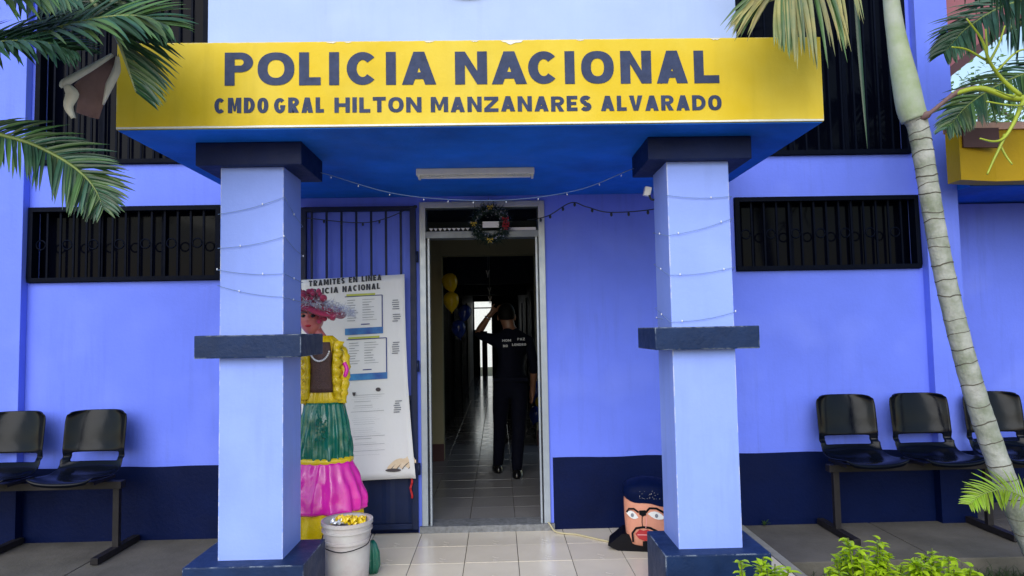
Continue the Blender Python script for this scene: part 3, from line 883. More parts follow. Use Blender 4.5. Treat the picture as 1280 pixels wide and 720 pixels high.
# ---- bench rows
def make_seat(m_='black_plastic'):
    prof = [(-.505,.478), (-.512,.496), (-.50,.510), (-.46,.515), (-.38,.512), (-.30,.511), (-.23,.520), (-.175,.540), (-.138,.566), (-.115,.592), (-.102,.618), (-.094,.65), (-.082,.70), (-.07,.77), (-.056,.84), (-.044,.89), (-.036,.918)]
    pp = smooth_path([(0, y, z) for y, z in prof], 3)
    n = len(pp); nu = 16
    vs_, fs = [], []
    for i, p in enumerate(pp):
        t = i/(n-1)
        hw = .205
        if t < .12: hw *= .80+.20*math.sin(t/.12*math.pi/2)
        elif t < .5: hw *= 1.0+.05*math.sin((t-.12)/.38*math.pi)
        if t > .86: hw *= 1-.16*((t-.86)/.14)**2.4
        for k in range(nu+1):
            u = -1+2*k/nu
            e = abs(u)**4
            seatness = max(0, 1-t/.45); backness = max(0, (t-.45)/.55)
            lift = .030*e*(1 if t > .1 else t/.1)
            y = p.y-lift*1.2*backness - .042*(u*u)*min(1, backness*2.2) - (.028*e if .35 < t < .6 else 0)
            z = p.z+lift*seatness+.016*u*u*seatness - (.016*abs(u)**5 if t > .94 else 0)
            vs_.append((u*hw, y, z))
    slot = lambda i, k: .578 < pp[i].z < .628 and 2 <= k < nu-2
    for i in range(n-1):
        for k in range(nu):
            if slot(i, k): continue
            a = i*(nu+1)+k
            fs.append((a, a+1, a+nu+2, a+nu+1))
    me = B().add(vs_, fs).mesh('seat_shell', m_, True)
    tmp = bpy.data.objects.new('tmp', me); COL.objects.link(tmp)
    s1 = tmp.modifiers.new('s', 'SOLIDIFY'); s1.thickness = .012; s1.offset = -1
    s2 = tmp.modifiers.new('b', 'SUBSURF'); s2.levels = 1; s2.render_levels = 1
    dg = bpy.context.evaluated_depsgraph_get()
    out = bpy.data.meshes.new_from_object(tmp.evaluated_get(dg))
    bpy.data.objects.remove(tmp)
    out.name = 'seat_shell'
    out.polygons.foreach_set('use_smooth', [True]*len(out.polygons))
    return out
SEAT = make_seat()
def bench(label, seats, legs, cap0, cap1):
    r_ = empty('bench', ((cap0+cap1)/2, -.28, 0), label, 'bench', 'rows of black seats along the wall')
    B().box(cap0, cap1, -.315, -.255, .418, .466).build('beam', 'bench_steel', r_, bevel=.004)
    for x in seats:
        s_ = link('seat_shell', SEAT, r_, (x, -.045, 0))
        br = B()
        for dx in (-.13, .13): br.box(x+dx-.012, x+dx+.012, -.42, -.17, .466, .486)
        br.build('bracket', 'bench_steel', s_)['kind'] = 'stuff'
    for x in legs:
        l_ = B().box(x-.02, x+.02, -.30, -.265, .038, .4175).build('leg', 'bench_steel', r_, bevel=.003)
        B().box(x-.024, x+.024, -.535, -.03, .002, .042).build('foot', 'bench_steel', l_, bevel=.004)
bench('row of black plastic seats on a steel beam, without a palm trunk before it', [-2.757, -3.305, -3.853], [-2.54, -3.335, -4.05], -4.1, -2.50)
bench('row of black plastic seats on a steel beam behind the leaning palm trunk', [2.416, 2.934, 3.455, 3.98], [2.262, 3.30, 4.2], 2.21, 4.25)

# ---- dressed festival doll
DX, DY = -1.10, -.58
DL = empty('festival_doll', (DX, DY, 0), 'tall carnival doll in green and pink satin dress and feathered hat behind a column', 'doll')
def pleat(n, amp, ph=0., dep=None):
    return lambda a, i, r: r*(1+amp*(dep[i] if dep else 1)*(math.sin(n*a+ph)+.45*math.sin(n*1.7*a+1.3+ph*2)))
def cloth_tier(name, m_, prof, nf, amp, seed, top=.15):
    """gathered skirt tier: folds deepen towards the hem, with crumples between them"""
    rows = []
    for (r0, z0), (r1, z1) in zip(prof, prof[1:]):
        for k in range(6): rows.append((r0+(r1-r0)*k/6, z0+(z1-z0)*k/6))
    rows.append(prof[-1])
    nr = len(rows)
    def fn(a, i, r):
        t = 1-i/(nr-1)
        w_ = nf*a+1.6*noise.noise((math.cos(a)*1.7, math.sin(a)*1.7, seed))+.5*math.sin(rows[i][1]*14+a*2)
        fold = (1-abs(math.sin(w_/2)))**.8*2-1
        cr = noise.noise((math.cos(a)*5, math.sin(a)*5, rows[i][1]*11+seed))
        return r*(1+amp*(top+(1-top)*t)*fold)+.020*cr*(.35+t)
    B().lathe((DX, DY, 0), rows, 150, fn, 1, .78).build(name, m_, DL, True)
cloth_tier('yellow_ruffle', 'satin_yellow', [(.262,.05), (.260,.09), (.245,.22), (.225,.40)], 21, .06, 1.)
cloth_tier('pink_ruffle', 'satin_pink', [(.235,.322), (.262,.335), (.250,.41), (.215,.52), (.175,.625)], 15, .075, 4.)
B().lathe((DX, DY, 0), [(.165,.612), (.178,.619), (.178,.643), (.165,.650)], 64, pleat(14, .012), 1, .78).build('yellow_trim', 'satin_yellow', DL, True)
cloth_tier('green_skirt', 'satin_green', [(.168,.638), (.167,.66), (.158,.76), (.145,.87), (.122,.985)], 21, .07, 7., .35)
# embroidery on the skirt
b = B()
for i in range(46):
    px, pz = random.uniform(-1.12, -1.06), random.uniform(.76, .90)
    yy = DY-.78*math.sqrt(max(.0, (.172-.13*(pz-.72))**2-(px-DX)**2))-.008
    b.ball((px, yy, pz), .006, .004, .006, 6, 4)
b.build('embroidery', 'satin_green', DL)['kind'] = 'stuff'
bl = B()
bl.lathe((DX, DY, 0), [(.124,.97), (.130,1.0), (.120,1.04), (.104,1.10), (.110,1.18), (.118,1.26), (.112,1.32), (.085,1.37), (.05,1.40)], 72, pleat(16, .04, .2), 1, .66)
blo = bl.build('blouse', 'satin_yellow', DL, True)
for sg in (-1, 1):          # puffed sleeves and arms
    P = smooth_path([(DX+sg*.085, DY, 1.335), (DX+sg*.120, DY-.005, 1.28), (DX+sg*.128, DY-.02, 1.18), (DX+sg*.124, DY-.03, 1.08), (DX+sg*.118, DY-.04, .98)], 5)
    rr = [.026+.012*math.sin(math.pi*i/(len(P)-1))+.005*math.sin(i*2.3) for i in range(len(P))]
    B().tube(P, rr, 14).build('sleeve', 'satin_yellow', DL, True)
b = B()                      # pink ribbon on the sleeve
b.tube(smooth_path([(DX+.135, DY-.055, 1.23), (DX+.152, DY-.055, 1.19), (DX+.140, DY-.06, 1.14)], 5), [.013]*10+[.008], 8)
b.build('sleeve_ribbon', 'satin_pink', DL, True)
# ruffle running over the shoulders beside the bodice
for sg in (-1, 1):
    vs_, fs = [], []
    n = 40
    for i in range(n+1):
        t = i/n
        z = 1.37-.36*t
        x = DX+sg*(.074-.010*math.sin(t*3.1))
        yb = DY-.66*math.sqrt(max(0.0, (.120-.02*abs(t-.4))**2-(x-DX)**2))-.010
        wv = .014*math.sin(t*34)
        vs_ += [(x, yb, z), (x+sg*.026+.006*math.sin(t*41), yb-.028+wv, z+.006*math.sin(t*30)), (x+sg*.056+.010*math.sin(t*37+1), yb+.004-wv, z-.01)]
    for i in range(n):
        for k in (0, 1):
            a = i*3+k
            fs.append((a, a+1, a+4, a+3))
    o = B().add(vs_, fs).build('shoulder_ruffle', 'satin_yellow', DL, True)
    o.modifiers.new('t', 'SOLIDIFY').thickness = .003
vs_, fs = [], []               # sequinned bodice on the chest
n = 12
for j in range(n+1):
    z = 1.36-.31*j/n
    hw = .076-.012*math.sin(math.pi*j/n)-(.02*(1-j/3) if j < 3 else 0)
    for i in range(9):
        x = DX+hw*(-1+2*i/8)
        r_ = .122-.02*abs(j/n-.35)
        vs_.append((x, DY-.66*math.sqrt(max(.0, r_**2-(x-DX)**2))-.016, z))
for j in range(n):
    for i in range(8):
        a = j*9+i; fs.append((a, a+9, a+10, a+1))
o = B().add(vs_, fs).build('bodice', 'sequin_brown', DL, True); o.modifiers.new('t', 'SOLIDIFY').thickness = .004
bm_ = B().ball((0, 0, 0), .0062, nu=8, nv=6).mesh('bead', 'bead', True)
for k in range(17):
    a = R(200+140*k/16)
    link('bead', bm_, DL, (DX-.005+.062*math.cos(a), DY-.092-.014*abs(math.sin(a)), 1.33+.075*math.sin(a)*1.15))
B().tube([(DX-.01, DY, 1.36), (DX-.045, DY, 1.42), (DX-.065, DY, 1.46)], [.042, .036, .038], 14).build('neck', 'doll_skin', DL, True)
# head with a moulded face
hb = B()
HC = Vector((DX-.078, DY-.01, 1.51))
nu, nv = 40, 28
vs_, fs = [], []
for i in range(nv+1):
    ph = math.pi*i/nv
    for k in range(nu):
        a = 2*math.pi*k/nu
        v = Vector((math.sin(ph)*math.cos(a), math.sin(ph)*math.sin(a), -math.cos(ph)))
        sx = .078*(1-.18*max(0, -v.z))
        p = Vector((v.x*sx, v.y*.085, v.z*.105))
        if v.y < 0:
            p.y -= .016*math.exp(-((v.x/.14)**2+((v.z+.12)/.16)**2))           # nose
            p.y -= .007*math.exp(-((v.x/.28)**2+((v.z+.48)/.12)**2))           # mouth
            p.y -= .008*math.exp(-((v.x/.3)**2+((v.z+.85)/.2)**2))            # chin
            for sg in (-1, 1): p.y += .008*math.exp(-(((v.x-sg*.38)/.17)**2+((v.z-.12)/.12)**2))
        vs_.append(HC+p)
for i in range(nv):
    for k in range(nu): fs.append((i*nu+k, i*nu+(k+1) % nu, (i+1)*nu+(k+1) % nu, (i+1)*nu+k))
hd = hb.add(vs_, fs).build('head', 'doll_skin', DL, True)
def on_face(x, z, off=.004):
    q = 1-(x/.078)**2-(z/.105)**2
    return HC+Vector((x, -.085*math.sqrt(max(q, .02))-off, z))
for sg in (-1, 1):
    c = on_face(sg*.029, .014, -.002)
    B().ball(c, .016, .006, .010, 12, 8).build('eye', 'doll_eye', hd, True)
    B().tube([c+Vector((.02*u, -.003-.004*(1-u*u), .017+.008*(1-u*u))) for u in (-1, -.5, 0, .5, 1)], .005, 6).build('eyelid', 'doll_lid', hd, True)
B().ball(on_face(0, -.047, .003), .019, .006, .0085, 12, 8).build('lips', 'doll_lip', hd, True)
# hair and hat
HT = B()
HT.lathe((HC.x, HC.y+.012, HC.z), [(.080,.03), (.086,.055), (.082,.085), (.06,.112), (.02,.125)], 28, pleat(9, .04), 1, 1.02)
HT.build('hair', 'pink_hair', DL, True)
b = B()
vs_, fs = [], []
n = 44
for i in range(n):
    a = 2*math.pi*i/n
    for j, (r0, dz) in enumerate(((.07, .075), (.12, .072), (.17, .055))):
        vs_.append(HC+Vector((r0*math.cos(a)*1.1+.03, r0*math.sin(a), dz+.02*math.sin(3*a+j)-(.045*max(0, math.cos(a))*j/2))))
for i in range(n):
    for j in (0, 1):
        q = (i+1) % n
        fs.append((i*3+j, i*3+j+1, q*3+j+1, q*3+j))
o = b.add(vs_, fs).build('hat_brim', 'pink_hair', DL, True); o.modifiers.new('t', 'SOLIDIFY').thickness = .012
b = B()
for i in range(26):
    a = random.uniform(0, 6.28)
    b.ball(HC+Vector((random.gauss(0, .045), random.gauss(-.03, .04), .135+random.uniform(-.02, .045))), random.uniform(.014, .026), nu=8, nv=6)
for i in range(18):
    b.ball(HC+Vector((.105+random.gauss(0, .028), -.07+random.gauss(0, .02), .025+random.gauss(0, .02))), random.uniform(.014, .024), nu=8, nv=6)
b.build('hat_flowers', 'pink_hair', DL, True)['kind'] = 'stuff'
b = B()
for i in range(1500):
    a = random.uniform(0, 2*math.pi)
    r0 = random.uniform(.09, .195)
    if i < 300: r0 = random.uniform(.04, .09)
    p = HC+Vector((r0*math.cos(a)*1.2+.03, r0*math.sin(a), .085+random.gauss(0, .015)-.05*max(0, math.cos(a))*(r0/.17)))
    if i < 300: p.z += .02
    dd = Vector((math.cos(a)+random.gauss(0, .5), math.sin(a)+random.gauss(0, .5), random.gauss(.1, .7))).normalized()
    s_ = dd.orthogonal().normalized()*.0025
    L_ = random.uniform(.02, .05)
    b.add([p-s_, p+s_, p+dd*L_], [(0, 1, 2)])
b.build('hat_tinsel', 'tinsel', DL)['kind'] = 'stuff'
b = B()
b.lathe((DX, DY, 0), [(.05,.0), (.055,.02), (.02,.06), (.02,.9)], 12); b.build('stand', 'bench_steel', DL)

# green satin cloth end lying behind the bucket
b = B()
b.lathe((-.765, -.80, 0), [(.035,.0), (.055,.05), (.05,.12), (.03,.17), (.012,.19)], 40, pleat(9, .12, .3), .8, .7)
tag(b.build('green_cloth', 'satin_green', None, True), 'crumpled green satin cloth on the floor behind the bucket', 'cloth')

# bucket
BX, BY = -.878, -.955
BU = empty('bucket', (BX, BY, .003), 'white plastic bucket standing beside the column plinth', 'bucket')
b = B().lathe((BX, BY, .003), [(.112,0), (.116,.004), (.122,.10), (.128,.235), (.1285,.245)], 48, caps=False)
b.lathe((BX, BY, .003), [(.1285,.245), (.137,.345), (.1375,.352), (.131,.352), (.126,.24), (.110,.012), (.001,.012)], 48, caps=False)
b.lathe((BX, BY, .003), [(.001,.001), (.112,.001)], 48, caps=False)
b.build('pail', 'white_plastic', BU, True)
for z, r0, h in ((.238, .1285, .016), (.298, .1335, .010), (.334, .1365, .020)):
    B().lathe((BX, BY, .003), [(r0,z), (r0+.008,z), (r0+.008,z+h), (r0,z+h)], 48, caps=False).build('rim_band', 'white_plastic', BU)
B().tube(smooth_path([(BX-.138, BY, .27), (BX-.12, BY-.09, .235), (BX, BY-.146, .215), (BX+.12, BY-.09, .235), (BX+.138, BY, .27)], 6), .003, 6).build('handle', 'bench_steel', BU, True)
CR = empty('crumpled_wrappers', (BX, BY, .25), 'crumpled shiny yellow wrappers piled inside the white bucket', 'wrappers')
for i in range(9):
    b = B()
    c = Vector((BX+random.uniform(-.07, .07), BY+random.uniform(-.06, .07), .345+random.uniform(-.012, .028)))
    vs_ = []
    q = 8
    for u in range(q+1):
        for v in range(q+1):
            p = Vector(((u/q-.5)*.085, (v/q-.5)*.07, 0))
            p.z = .03*noise.noise((u*.55+i*7, v*.55, i))+.016*noise.noise((u*1.3, v*1.3+i, 3))
            vs_.append(c+p)
    b.add(vs_, [(u*(q+1)+v, (u+1)*(q+1)+v, (u+1)*(q+1)+v+1, u*(q+1)+v+1) for u in range(q) for v in range(q)])
    b.build('wrapper', 'tinsel' if i == 4 else 'satin_yellow', CR)

# painted papier-mache head on the floor
HX, HY = .945, -.45
HD = empty('painted_head', (HX, HY, 0), 'big painted papier-mache head with moustache and red lips on the floor', 'carnival head')
def rot(p, a=R(-12)):
    x, y, z = p
    return Vector((HX+x*math.cos(a)-y*math.sin(a), HY+x*math.sin(a)+y*math.cos(a), z))
def blob(prof, nx=28, pw=4.2):
    vs_, fs = [], []
    for z, hx, hy in prof:
        for k in range(nx):
            a = 2*math.pi*k/nx
            cs, sn = math.cos(a), math.sin(a)
            rr = (abs(cs)**pw+abs(sn)**pw)**(-1/pw)
            vs_.append(rot((hx*rr*cs, hy*rr*sn, z)))
    for i in range(len(prof)-1):
        for k in range(nx): fs.append((i*nx+k, i*nx+(k+1) % nx, (i+1)*nx+(k+1) % nx, (i+1)*nx+k))
    fs.append(tuple(range(nx-1, -1, -1))); fs.append(tuple(range((len(prof)-1)*nx, len(prof)*nx)))
    return B().add(vs_, fs)
blob([(.035,.10,.10), (.05,.125,.115), (.10,.140,.12), (.20,.148,.122), (.30,.150,.122), (.345,.147,.118), (.36,.12,.1)]).build('face', 'mask_skin', HD, True)
# wedge-shaped black collar
b = B()
pts = [(-.255,.03), (-.165,.105), (.20,.105), (.24,.0), (-.19,.0)]
vs_ = [rot((x, -.10, z)) for x, z in pts]+[rot((x, .11, z)) for x, z in pts]
n = 5
b.add(vs_, [tuple(range(n-1, -1, -1)), tuple(range(n, 2*n))]+[(i, (i+1) % n, (i+1) % n+n, i+n) for i in range(n)])
b.build('collar', 'mask_black', HD)
# wavy hair
vs_, fs = [], []
nx = 40
for i, (z, hx, hy) in enumerate([(0, .154, .127), (.035, .158, .131), (.07, .152, .127), (.10, .12, .105), (.118, .06, .05), (.122, .002, .002)]):
    for k in range(nx):
        a = 2*math.pi*k/nx
        cs, sn = math.cos(a), math.sin(a)
        pw = 4.2 if i < 3 else 2.6
        rr = (abs(cs)**pw+abs(sn)**pw)**(-1/pw)
        x = hx*rr*cs
        z0 = .325
        if i == 0 and sn < .3: z0 = .298+.05*max(0, -x/.15)**1.5+.010*math.cos(x*30)
        vs_.append(rot((x, hy*rr*sn, z0+z)))
for i in range(5):
    for k in range(nx): fs.append((i*nx+k, i*nx+(k+1) % nx, (i+1)*nx+(k+1) % nx, (i+1)*nx+k))
B().add(vs_, fs).build('hair', 'mask_hair', HD, True)
def flat(name, loops, m_, y=-.1245):
    b = B().poly_xz(loops, y)
    b.v = [rot(p) for p in b.v]
    # follow the bulge of the face towards the chin
    o = b.build(name, m_, HD)
    o.modifiers.new('t', 'SOLIDIFY').thickness = .003
    return o
def eye_shape(cx, cz, w_, h_, tilt):
    top = [(cx+w_*u, cz+h_*(1-u*u)+tilt*u) for u in (-1, -.6, -.2, .2, .6, 1)]
    bot = [(cx+w_*u, cz-h_*.8*(1-u*u)+tilt*u) for u in (.6, .2, -.2, -.6)]
    return [top+bot]
for cx, w_, tl in ((-.095, .034, -.014), (.055, .050, -.012)):
    flat('eye', eye_shape(cx, .232, w_*1.08, .026, tl), 'mask_white', -.1255)
    flat('iris', [[(cx+.010*math.cos(q*.5236), .233+.012*math.sin(q*.5236)) for q in range(12)]], 'ink_grey', -.1285)
flat('eyebrow', thick([(-.13,.25), (-.115,.272), (-.085,.272), (-.055,.25)], .011), 'mask_black', -.1262)
flat('eyebrow', thick([(-.012,.25), (.012,.278), (.055,.278), (.105,.252), (.135,.232)], .013), 'mask_black', -.1262)
flat('brow_patch', [[(-.052,.238), (-.052,.262), (-.012,.266), (-.008,.236), (-.03,.226)]], 'mask_black', -.1268)
flat('nose_line', thick([(-.034,.228), (-.036,.19), (-.032,.155)], .005), 'mask_black', -.1262)
flat('nose_line', thick([(-.010,.228), (-.008,.19), (-.014,.155)], .004), 'mask_pink', -.1262)
flat('moustache', thick([(-.094,.065), (-.098,.12), (-.074,.152), (-.03,.160), (.012,.157), (.055,.138), (.072,.10)], .013), 'mask_black', -.1258)
flat('lips', [[(-.080,.118), (-.052,.146), (-.028,.138), (-.004,.146), (.052,.120), (.024,.088), (-.02,.076), (-.058,.088)]], 'mask_red', -.1268)
flat('lip_line', thick([(-.066,.113), (-.03,.114), (.034,.113)], .005), 'mask_pink', -.1305)
flat('goatee', [[(-.035,.035), (-.035,.07), (-.012,.075), (.005,.06), (.002,.03)]], 'mask_black', -.122)
b = B()
for i in range(30):
    p = rot((random.uniform(-.05, .14), -.133, random.uniform(.335, .39)))
    b.ball(p, .0014, nu=5, nv=4)
b.build('glitter', 'tinsel', HD)['kind'] = 'stuff'

# ---- people and balloons inside the corridor
def skin_body(name, nodes, edges, mats, matfn, parent, sub=2):
    """nodes: {key: (x, y, z, rx, ry)}; grows one continuous surface"""
    keys = list(nodes)
    idx = {k: i for i, k in enumerate(keys)}
    me = bpy.data.meshes.new(name)
    me.from_pydata([nodes[k][:3] for k in keys], [(idx[a], idx[b]) for a, b in edges], [])
    o = bpy.data.objects.new('tmp', me); COL.objects.link(o)
    o.modifiers.new('s', 'SKIN').use_smooth_shade = True
    me.skin_vertices[0].data.foreach_set('radius', [r for k in keys for r in nodes[k][3:5]])
    me.skin_vertices[0].data[0].use_root = True
    ss = o.modifiers.new('u', 'SUBSURF'); ss.levels = sub; ss.render_levels = sub
    dg = bpy.context.evaluated_depsgraph_get()
    out = bpy.data.meshes.new_from_object(o.evaluated_get(dg))
    bpy.data.objects.remove(o)
    out.name = name
    base = WL[parent]
    for m_ in mats: out.materials.append(M[m_])
    for p in out.polygons:
        p.material_index = matfn(p.center); p.use_smooth = True
    for v in out.vertices: v.co -= base
    out.update()
    return link(name, out, parent)
PE = empty('person', (.09, 1.6, fz), 'person in dark uniform seen from behind in the doorway, one hand raised to the head', 'person')
N = {
 'pelvis': (.10, 1.56, .92, .145, .10), 'waist': (.11, 1.55, 1.05, .135, .095), 'chest': (.125, 1.54, 1.22, .165, .11), 'yoke': (.13, 1.545, 1.335, .12, .085),
 'neck': (.105, 1.55, 1.425, .05, .05), 'skull0': (.085, 1.565, 1.50, .066, .075), 'skull1': (.078, 1.57, 1.575, .074, .086), 'skull2': (.075, 1.565, 1.635, .055, .06),
 'nose': (.06, 1.665, 1.535, .016, .016),
 'lsh': (-.03, 1.55, 1.325, .058, .058), 'lel': (-.205, 1.60, 1.375, .043, .043), 'lfa': (-.15, 1.625, 1.46, .038, .036), 'lwr': (-.085, 1.64, 1.555, .026, .026), 'lpalm': (-.035, 1.645, 1.605, .034, .018),
 'rsh': (.285, 1.55, 1.305, .06, .06), 'rel': (.335, 1.57, 1.07, .045, .045), 'rwr': (.32, 1.65, .87, .028, .028), 'rpalm': (.315, 1.67, .80, .02, .036),
 'lhip': (.02, 1.57, .84, .095, .098), 'lkn': (-.0, 1.68, .48, .068, .068), 'lan': (-.025, 1.80, .13, .052, .055), 'lfo': (-.035, 1.90, .075, .042, .034),
 'rhip': (.19, 1.56, .84, .095, .098), 'rkn': (.175, 1.55, .48, .068, .068), 'ran': (.15, 1.53, .13, .052, .055), 'rfo': (.16, 1.64, .075, .042, .034)}
ED = [('pelvis','waist'),('waist','chest'),('chest','yoke'),('yoke','neck'),('neck','skull0'),('skull0','skull1'),('skull1','skull2'),('skull1','nose'),
      ('yoke','lsh'),('lsh','lel'),('lel','lfa'),('lfa','lwr'),('lwr','lpalm'),('yoke','rsh'),('rsh','rel'),('rel','rwr'),('rwr','rpalm'),
      ('pelvis','lhip'),('lhip','lkn'),('lkn','lan'),('lan','lfo'),('pelvis','rhip'),('rhip','rkn'),('rkn','ran'),('ran','rfo')]
for k, (dx, dz, L_) in enumerate(((.036, .034, 1), (.042, .022, 1.08), (.044, .010, 1), (.042, -.003, .85))):
    N['lf%d' % k] = (-.035+dx*L_, 1.65, 1.605+dz*L_, .009, .009); N['lg%d' % k] = (-.035+dx*1.7*L_, 1.64, 1.605+dz*1.5*L_, .008, .008)
    ED += [('lpalm', 'lf%d' % k), ('lf%d' % k, 'lg%d' % k)]
    N['rf%d' % k] = (.315-.004*k, 1.655+.022*k, .745-.004*L_, .009, .009); N['rg%d' % k] = (.305-.004*k, 1.66+.02*k, .708, .008, .008)
    ED += [('rpalm', 'rf%d' % k), ('rf%d' % k, 'rg%d' % k)]
N['lt0'] = (-.055, 1.62, 1.64, .010, .010); N['lt1'] = (-.03, 1.61, 1.67, .009, .009); ED += [('lpalm','lt0'),('lt0','lt1')]
N['rt0'] = (.30, 1.71, .78, .010, .010); N['rt1'] = (.295, 1.72, .745, .009, .009); ED += [('rpalm','rt0'),('rt0','rt1')]
def pm(c):
    if c.z > 1.43 or (c.x < -.17 and c.z > 1.40) or (c.z > 1.41 and c.x < -.06): return 1
    if c.x > .27 and c.z < 1.0: return 1
    return 0
skin_body('body', N, ED, ['uniform', 'skin'], pm, PE)
b = B()
vs_, fs = [], []
for i in range(9):
    ph = math.pi*.56*i/8
    for k in range(24):
        a = 2*math.pi*k/24
        back = .5-.5*math.sin(a)
        z = math.cos(ph*(1+.22*back))
        r_ = math.sin(ph*(1+.22*back))
        vs_.append((.078+.083*r_*math.cos(a), 1.566+.096*r_*math.sin(a), 1.568+.108*z))
for i in range(8):
    for k in range(24): fs.append((i*24+k, (i+1)*24+k, (i+1)*24+(k+1) % 24, i*24+(k+1) % 24))
b.add(vs_, fs).build('hair', 'hair', PE, True)
for sg in (-1, 1): B().ball((.08+sg*.079, 1.575, 1.535), .012, .022, .03, 10, 8).build('ear', 'skin', PE, True)
for x0, y0, a in ((-.03, 1.86, .1), (.157, 1.59, -.08)):
    b = B()
    b.lathe((0, 0, 0), [(.050,0), (.052,.02), (.048,.05), (.040,.075), (.02,.085)], 20, None, 1, 2.5)
    b.v = [Vector((x0+p.x*math.cos(a)-p.y*math.sin(a), y0+p.x*math.sin(a)+p.y*math.cos(a), p.z+fz+.001)) for p in b.v]
    b.build('shoe', 'boot', PE, True)
b = B()
b.tube([(-.10+.030*math.cos(q*math.pi/8)*.8, 1.636+.030*math.sin(q*math.pi/8), 1.535-.030*math.cos(q*math.pi/8)*.55) for q in range(17)], .006, 6)
b.build('wristwatch', 'watch', PE, True)
b = B()
word(b, 'HOM', .035, .115, 1.308, 1.308, .022, .006, 1.418)
word(b, 'PAZ', .175, .245, 1.318, 1.318, .022, .006, 1.418)
word(b, 'NO', .042, .085, 1.258, 1.258, .022, .006, 1.418)
word(b, 'LONDRO', .125, .255, 1.268, 1.268, .022, .006, 1.418)
b.v = [Vector((p.x, 1.408+.35*(p.x-.13)**2*2, p.z)) for p in b.v]
b.build('shirt_print', 'shirt_print', PE)['kind'] = 'stuff'
b = B().box(-.06, .27, 1.43, 1.68, .935, .975); b.build('belt', 'uniform', PE, bevel=.02)

bal_m = {}
for m_ in ('balloon_yellow', 'balloon_blue'):
    b = B(); b.lathe((0, 0, 0), [(.006,-.145), (.012,-.135), (.004,-.125), (.03,-.105), (.07,-.06), (.092,-.01), (.098,.035), (.088,.08), (.06,.112), (.025,.125), (.002,.128)], 20)
    bal_m[m_] = b.mesh('balloon', m_, True)
for (x, y, z, s_, m_, lb) in ((-.50, 2.30, 1.92, .85, 'balloon_yellow', 'yellow balloon hanging uppermost beside the cream pier in the corridor'),
        (-.49, 2.28, 1.72, .85, 'balloon_yellow', 'yellow balloon hanging between a yellow and a blue balloon beside the cream pier'),
        (-.36, 2.42, 1.60, .75, 'balloon_blue', 'dark blue balloon leaning towards the corridor beside the yellow balloons'),
        (-.42, 2.36, 1.43, .8, 'balloon_blue', 'dark blue balloon hanging lowest under the yellow balloons in the corridor'),
        (.43, 3.1, .70, .95, 'balloon_blue', 'blue balloon tied to the pier behind the person, above a yellow balloon'),
        (.455, 2.98, .58, .5, 'balloon_yellow', 'small yellow balloon tied between blue balloons behind the person'),
        (.42, 3.1, .42, .85, 'balloon_blue', 'blue balloon lowest on the pier behind the person')):
    o = link('balloon', bal_m[m_], None, (x, y, z)); o.scale = (s_, s_, s_); o.rotation_euler = (random.uniform(-.3, .3), random.uniform(-.3, .3), 0)
    tag(o, lb, 'balloon', 'party balloons in the corridor')
for (z, y) in ((2.13, 2.44), (2.04, 5.39)):
    pass
for k, (x, y, z) in enumerate(((-.13, 4.3, 2.16), (-.12, 5.0, 1.97), (-.115, 5.1, 1.84))):
    b = B(); b.prism([(x-.03, z+.07), (x-.012, z+.07), (x, z+.03), (x+.012, z+.07), (x+.03, z+.07), (x+.008, z), (x+.008, z-.03), (x-.008, z-.03), (x-.008, z)], y, y+.01)
    b.tube([(x, y+.005, z+.06), (x, y+.005, 2.60)], .002, 4)
    tag(b.build('paper_ornament', 'paper'), ['white forked paper ornament hanging highest in the corridor', 'white forked paper ornament hanging second in the corridor line', 'white forked paper ornament hanging lowest in the corridor'][k], 'ornament', 'paper ornaments in the corridor')

# ================================================================== PLANTS
def leaflet(p, d_, L_, wd, droop, nrm, seg=5):
    """folded tapering blade"""
    vs_, fs = [], []
    d_ = d_.normalized()
    q = p.copy()
    for i in range(seg+1):
        t = i/seg
        ww = wd*(math.sin(math.pi*min(1, .22+.78*t))**.8 if t < 1 else 0)+.0004
        s_ = d_.cross(nrm)
        s_ = s_.normalized() if s_.length > 1e-4 else d_.orthogonal().normalized()
        up = s_.cross(d_).normalized()
        vs_ += [q-s_*ww+up*ww*.5, q.copy(), q+s_*ww+up*ww*.5]
        d_ = (d_+Vector((0, 0, -droop/seg))).normalized()
        q = q+d_*(L_/seg)
    for i in range(seg):
        a = i*3
        fs += [(a, a+1, a+4, a+3), (a+1, a+2, a+5, a+4)]
    return vs_, fs
def frond(parent, pts, n, L_, wd, mats, ang=35, droop=.6, up=(0, 0, 1), r0=.014, t0=.25, sides=(1, -1), rach='rachis', lift=.15, tipk=.55, label=None):
    P = smooth_path(pts, 8)
    m = len(P)
    fo = B().tube(P, [r0*(1-.8*i/(m-1)) for i in range(m)], 7).build('frond', rach, parent, True)
    if label: fo['label'] = label
    up = Vector(up)
    for k in range(n):
        t = t0+(1-t0)*k/(n-1)
        i = min(int(t*(m-1)), m-2)
        f = t*(m-1)-i
        p = P[i].lerp(P[i+1], f)
        tg = (P[i+1]-P[i]).normalized()
        sd = tg.cross(up).normalized()
        un = sd.cross(tg).normalized()
        for s_ in sides:
            a = R(ang*(.75+.55*t)+random.uniform(-7, 7))
            dd = sd*s_*math.cos(a)+tg*math.sin(a)+un*(lift+random.uniform(-.12, .12))
            env = .55+.45*math.sin(math.pi*min(1, max(0, (t-t0)/(1-t0)*.8+.15)))
            env *= 1-(1-tipk)*max(0, (t-.7)/.3)
            vs_, fs = leaflet(p, dd, L_*env*random.uniform(.88, 1.08), wd*random.uniform(.85, 1.1), droop*random.uniform(.7, 1.3), un)
            B().add(vs_, fs).build('leaflet', random.choice(mats), fo, True)
    return fo

